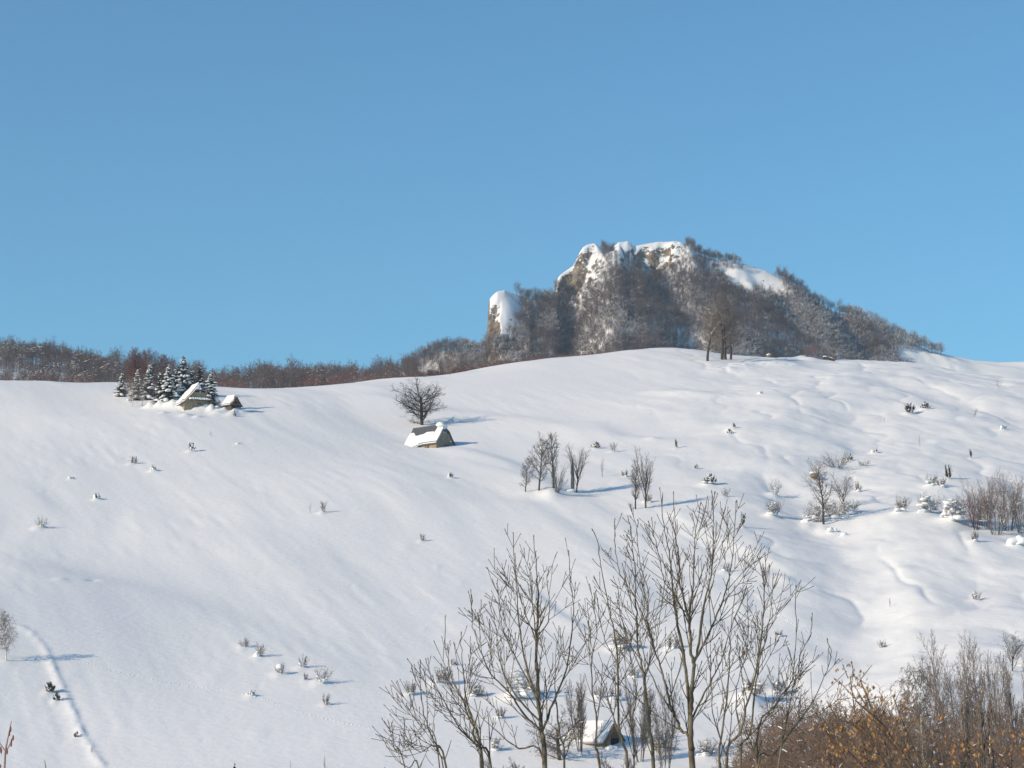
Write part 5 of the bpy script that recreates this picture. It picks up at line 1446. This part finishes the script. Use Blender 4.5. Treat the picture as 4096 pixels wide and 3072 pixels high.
# ------------------------------------------------------------------ golden-leaved shrub and catkin twigs right by the camera
def golden():
    Y = 9.0; rng = random.Random(2)
    bx_ = float(colc(3700, 3000)) * Y; bz = gz(bx_, Y); O = Vector((bx_, Y, bz - .05))
    r = thing('golden_shrub', 'shrub with dangling golden brown leaves on arching stems before the valley thicket', 'shrub', O)
    paths = [[(3660, 3090), (3562, 2967), (3510, 2892), (3469, 2787), (3440, 2720)], [(3650, 3080), (3592, 2985), (3532, 2900), (3500, 2870), (3420, 2800)],
             [(3470, 3085), (3394, 3005), (3349, 2975), (3300, 2930)], [(3560, 3090), (3500, 2990), (3450, 2930), (3420, 2850), (3400, 2705)],
             [(3700, 3090), (3640, 2960), (3600, 2860), (3570, 2780)], [(3780, 3090), (3760, 2980), (3750, 2880)], [(3900, 3090), (3860, 3010), (3800, 2960)],
             [(4060, 3090), (4000, 3030), (3960, 2990)], [(3540, 3095), (3440, 3020), (3380, 2960), (3350, 2860)], [(3420, 3090), (3360, 3040), (3300, 3010)],
             [(3620, 3090), (3540, 3030), (3480, 2960), (3400, 2890)], [(4110, 3090), (4080, 3000), (4090, 2930)]]
    lv = MB(); st = []
    for pi, pts in enumerate(paths):
        dy = rng.uniform(-.8, .8)
        P = [Vector((rng.uniform(-.1, .1), 0, 0)), (at(*pts[0], Y + dy) - O) * .55] + [at(px, py, Y + dy) - O for px, py in pts]
        r0 = .007 if pi < 2 else .0045
        c = [(p, r0 * (1 - .7 * k / len(P))) for k, p in enumerate(P)]
        st.append(([q[0] for q in c], [q[1] for q in c]))
        L = P[2:]
        for k in range(len(L) - 1):
            for j in range(7):
                p = L[k].lerp(L[k + 1], rng.random()) + Vector((rng.gauss(0, .012), rng.gauss(0, .05), rng.gauss(0, .012)))
                q = p + Vector((rng.gauss(0, .03), rng.gauss(0, .05), rng.uniform(-.01, .07)))
                st.append(([p, q], [.0018, .0012]))
                for _ in range(rng.randint(1, 4)):
                    b = q + Vector((rng.gauss(0, .012), rng.gauss(0, .015), rng.gauss(0, .014)))
                    ln = rng.uniform(.008, .019); w = ln * rng.uniform(.22, .42); a = rng.random() * 6.28
                    sx = Vector((math.cos(a), math.sin(a), rng.uniform(-.3, .3))) * w
                    dn = Vector((rng.gauss(0, .25), rng.gauss(0, .25), -1)) * ln; cup = sx.cross(dn).normalized() * w * .5
                    lv.add([tuple(b), tuple(b + sx + dn * .5 + cup), tuple(b + dn), tuple(b - sx + dn * .5 + cup)], [(0, 1, 2, 3)])
    byl = {}
    mb = MB(); tubes(mb, st, 5); obj('stems', mb.mesh('golden_stems', M_brownstem), r)
    stuff(obj('leaves', lv.mesh('golden_leaves', M_orange, False), r))
golden()
def catkins():
    Y = 14.0; rng = random.Random(9)
    bx_ = float(colc(10, 3000)) * Y; bz = gz(bx_, Y); O = Vector((bx_, Y, bz - .05))
    r = thing('hazel_shrub', 'pinkish hazel twig with hanging reddish catkins near the buried bank', 'shrub', O)
    A = lambda *q: at(*q, Y) - O
    st = [([Vector((0, 0, 0)), A(14, 3400), A(18, 3072), A(22, 3000), A(30, 2960), A(38, 2920), A(46, 2884)], [.02, .012, .006, .0055, .0045, .0035, .002]),
          ([A(22, 3005), A(36, 2985), A(44, 2965), A(50, 2948)], [.004, .0035, .003, .002]), ([A(22, 3005), A(8, 2985), A(-6, 2965)], [.004, .003, .002]),
          ([Vector((.3, .2, 0)), A(190, 3200), A(182, 3060), A(178, 3042)], [.012, .005, .003, .002])]
    mb = MB()
    for q in st: tubes(mb, [q], 6)
    obj('stems', mb.mesh('hazel_stems', M_pinkstem), r)
    for px, py in [(43, 2905), (38, 2922), (53, 2940), (46, 2955), (45, 2965), (3, 2985), (5, 2992), (29, 2995), (2, 3056), (-4, 2960)]:
        p = A(px, py); mb = MB(); L = .033
        tubes(mb, [([p, p - UP * .004, p - UP * L * .5, p - UP * L * .9, p - UP * L], [.001, .0042, .0052, .004, .0008])], 6); obj('catkin', mb.mesh('catkin', M_catkin), r)
catkins()

# ------------------------------------------------------------------ animal tracks pressed into the snow
def track(label, pts, step=.9, size=.13):
    W_ = [ghit(px, py) for px, py in pts]
    mb = MB(); rng = random.Random(len(pts)); k = 0
    for (x0, y0), (x1, y1) in zip(W_[:-1], W_[1:]):
        n = max(1, int(math.hypot(x1 - x0, y1 - y0) / step))
        t = (np.arange(n) + .5) / n
        xs = x0 + (x1 - x0) * t; ys = y0 + (y1 - y0) * t; zs = ground(xs, ys)
        for x, y, z in zip(xs, ys, zs):
            k += 1
            lump(mb, (x + rng.gauss(0, .05), y + rng.gauss(0, .1), z), size * rng.uniform(.8, 1.6), size * 1.5, size * .8, k, ico=ICO1)
    o = obj('animal_track', mb.mesh('animal_track', M_snowpad)); o['kind'] = 'stuff'; o['label'] = label
track('thin line of animal prints running down across the wide slope', [(345, 2655), (430, 2682), (600, 2718), (760, 2748), (900, 2762), (960, 2778), (1030, 2790), (1200, 2850), (1300, 2875), (1500, 2925)])
track('straight line of prints leading down from the leafless shrub', [(2915, 2300), (2990, 2352), (3060, 2420), (3140, 2480), (3230, 2537), (3275, 2552)])
track('faint line of prints across the upper slope under the crest', [(2900, 1445), (2990, 1478), (3100, 1505), (3300, 1535), (3500, 1565), (3800, 1612), (4000, 1655), (4110, 1690)], 1.6)
tick('all')

# ------------------------------------------------------------------ winter air
def haze():
    mb = MB(); mb.box(-2600, 2600, -90, 9100, -40, 460)
    m = bpy.data.materials.new('air'); m.use_nodes = True
    n, l = m.node_tree.nodes, m.node_tree.links
    n.remove(n['Principled BSDF'])
    v = n.new('ShaderNodeVolumePrincipled'); v.inputs['Color'].default_value = (.72, .84, 1.0, 1); v.inputs['Density'].default_value = HAZE; v.inputs['Anisotropy'].default_value = .2
    l.new(v.outputs[0], n['Material Output'].inputs['Volume'])
    o = obj('haze', mb.mesh('haze', m, False)); o['kind'] = 'stuff'; o['label'] = 'thin blue winter air between the slope and the peak'
HAZE = 0.00010
haze()
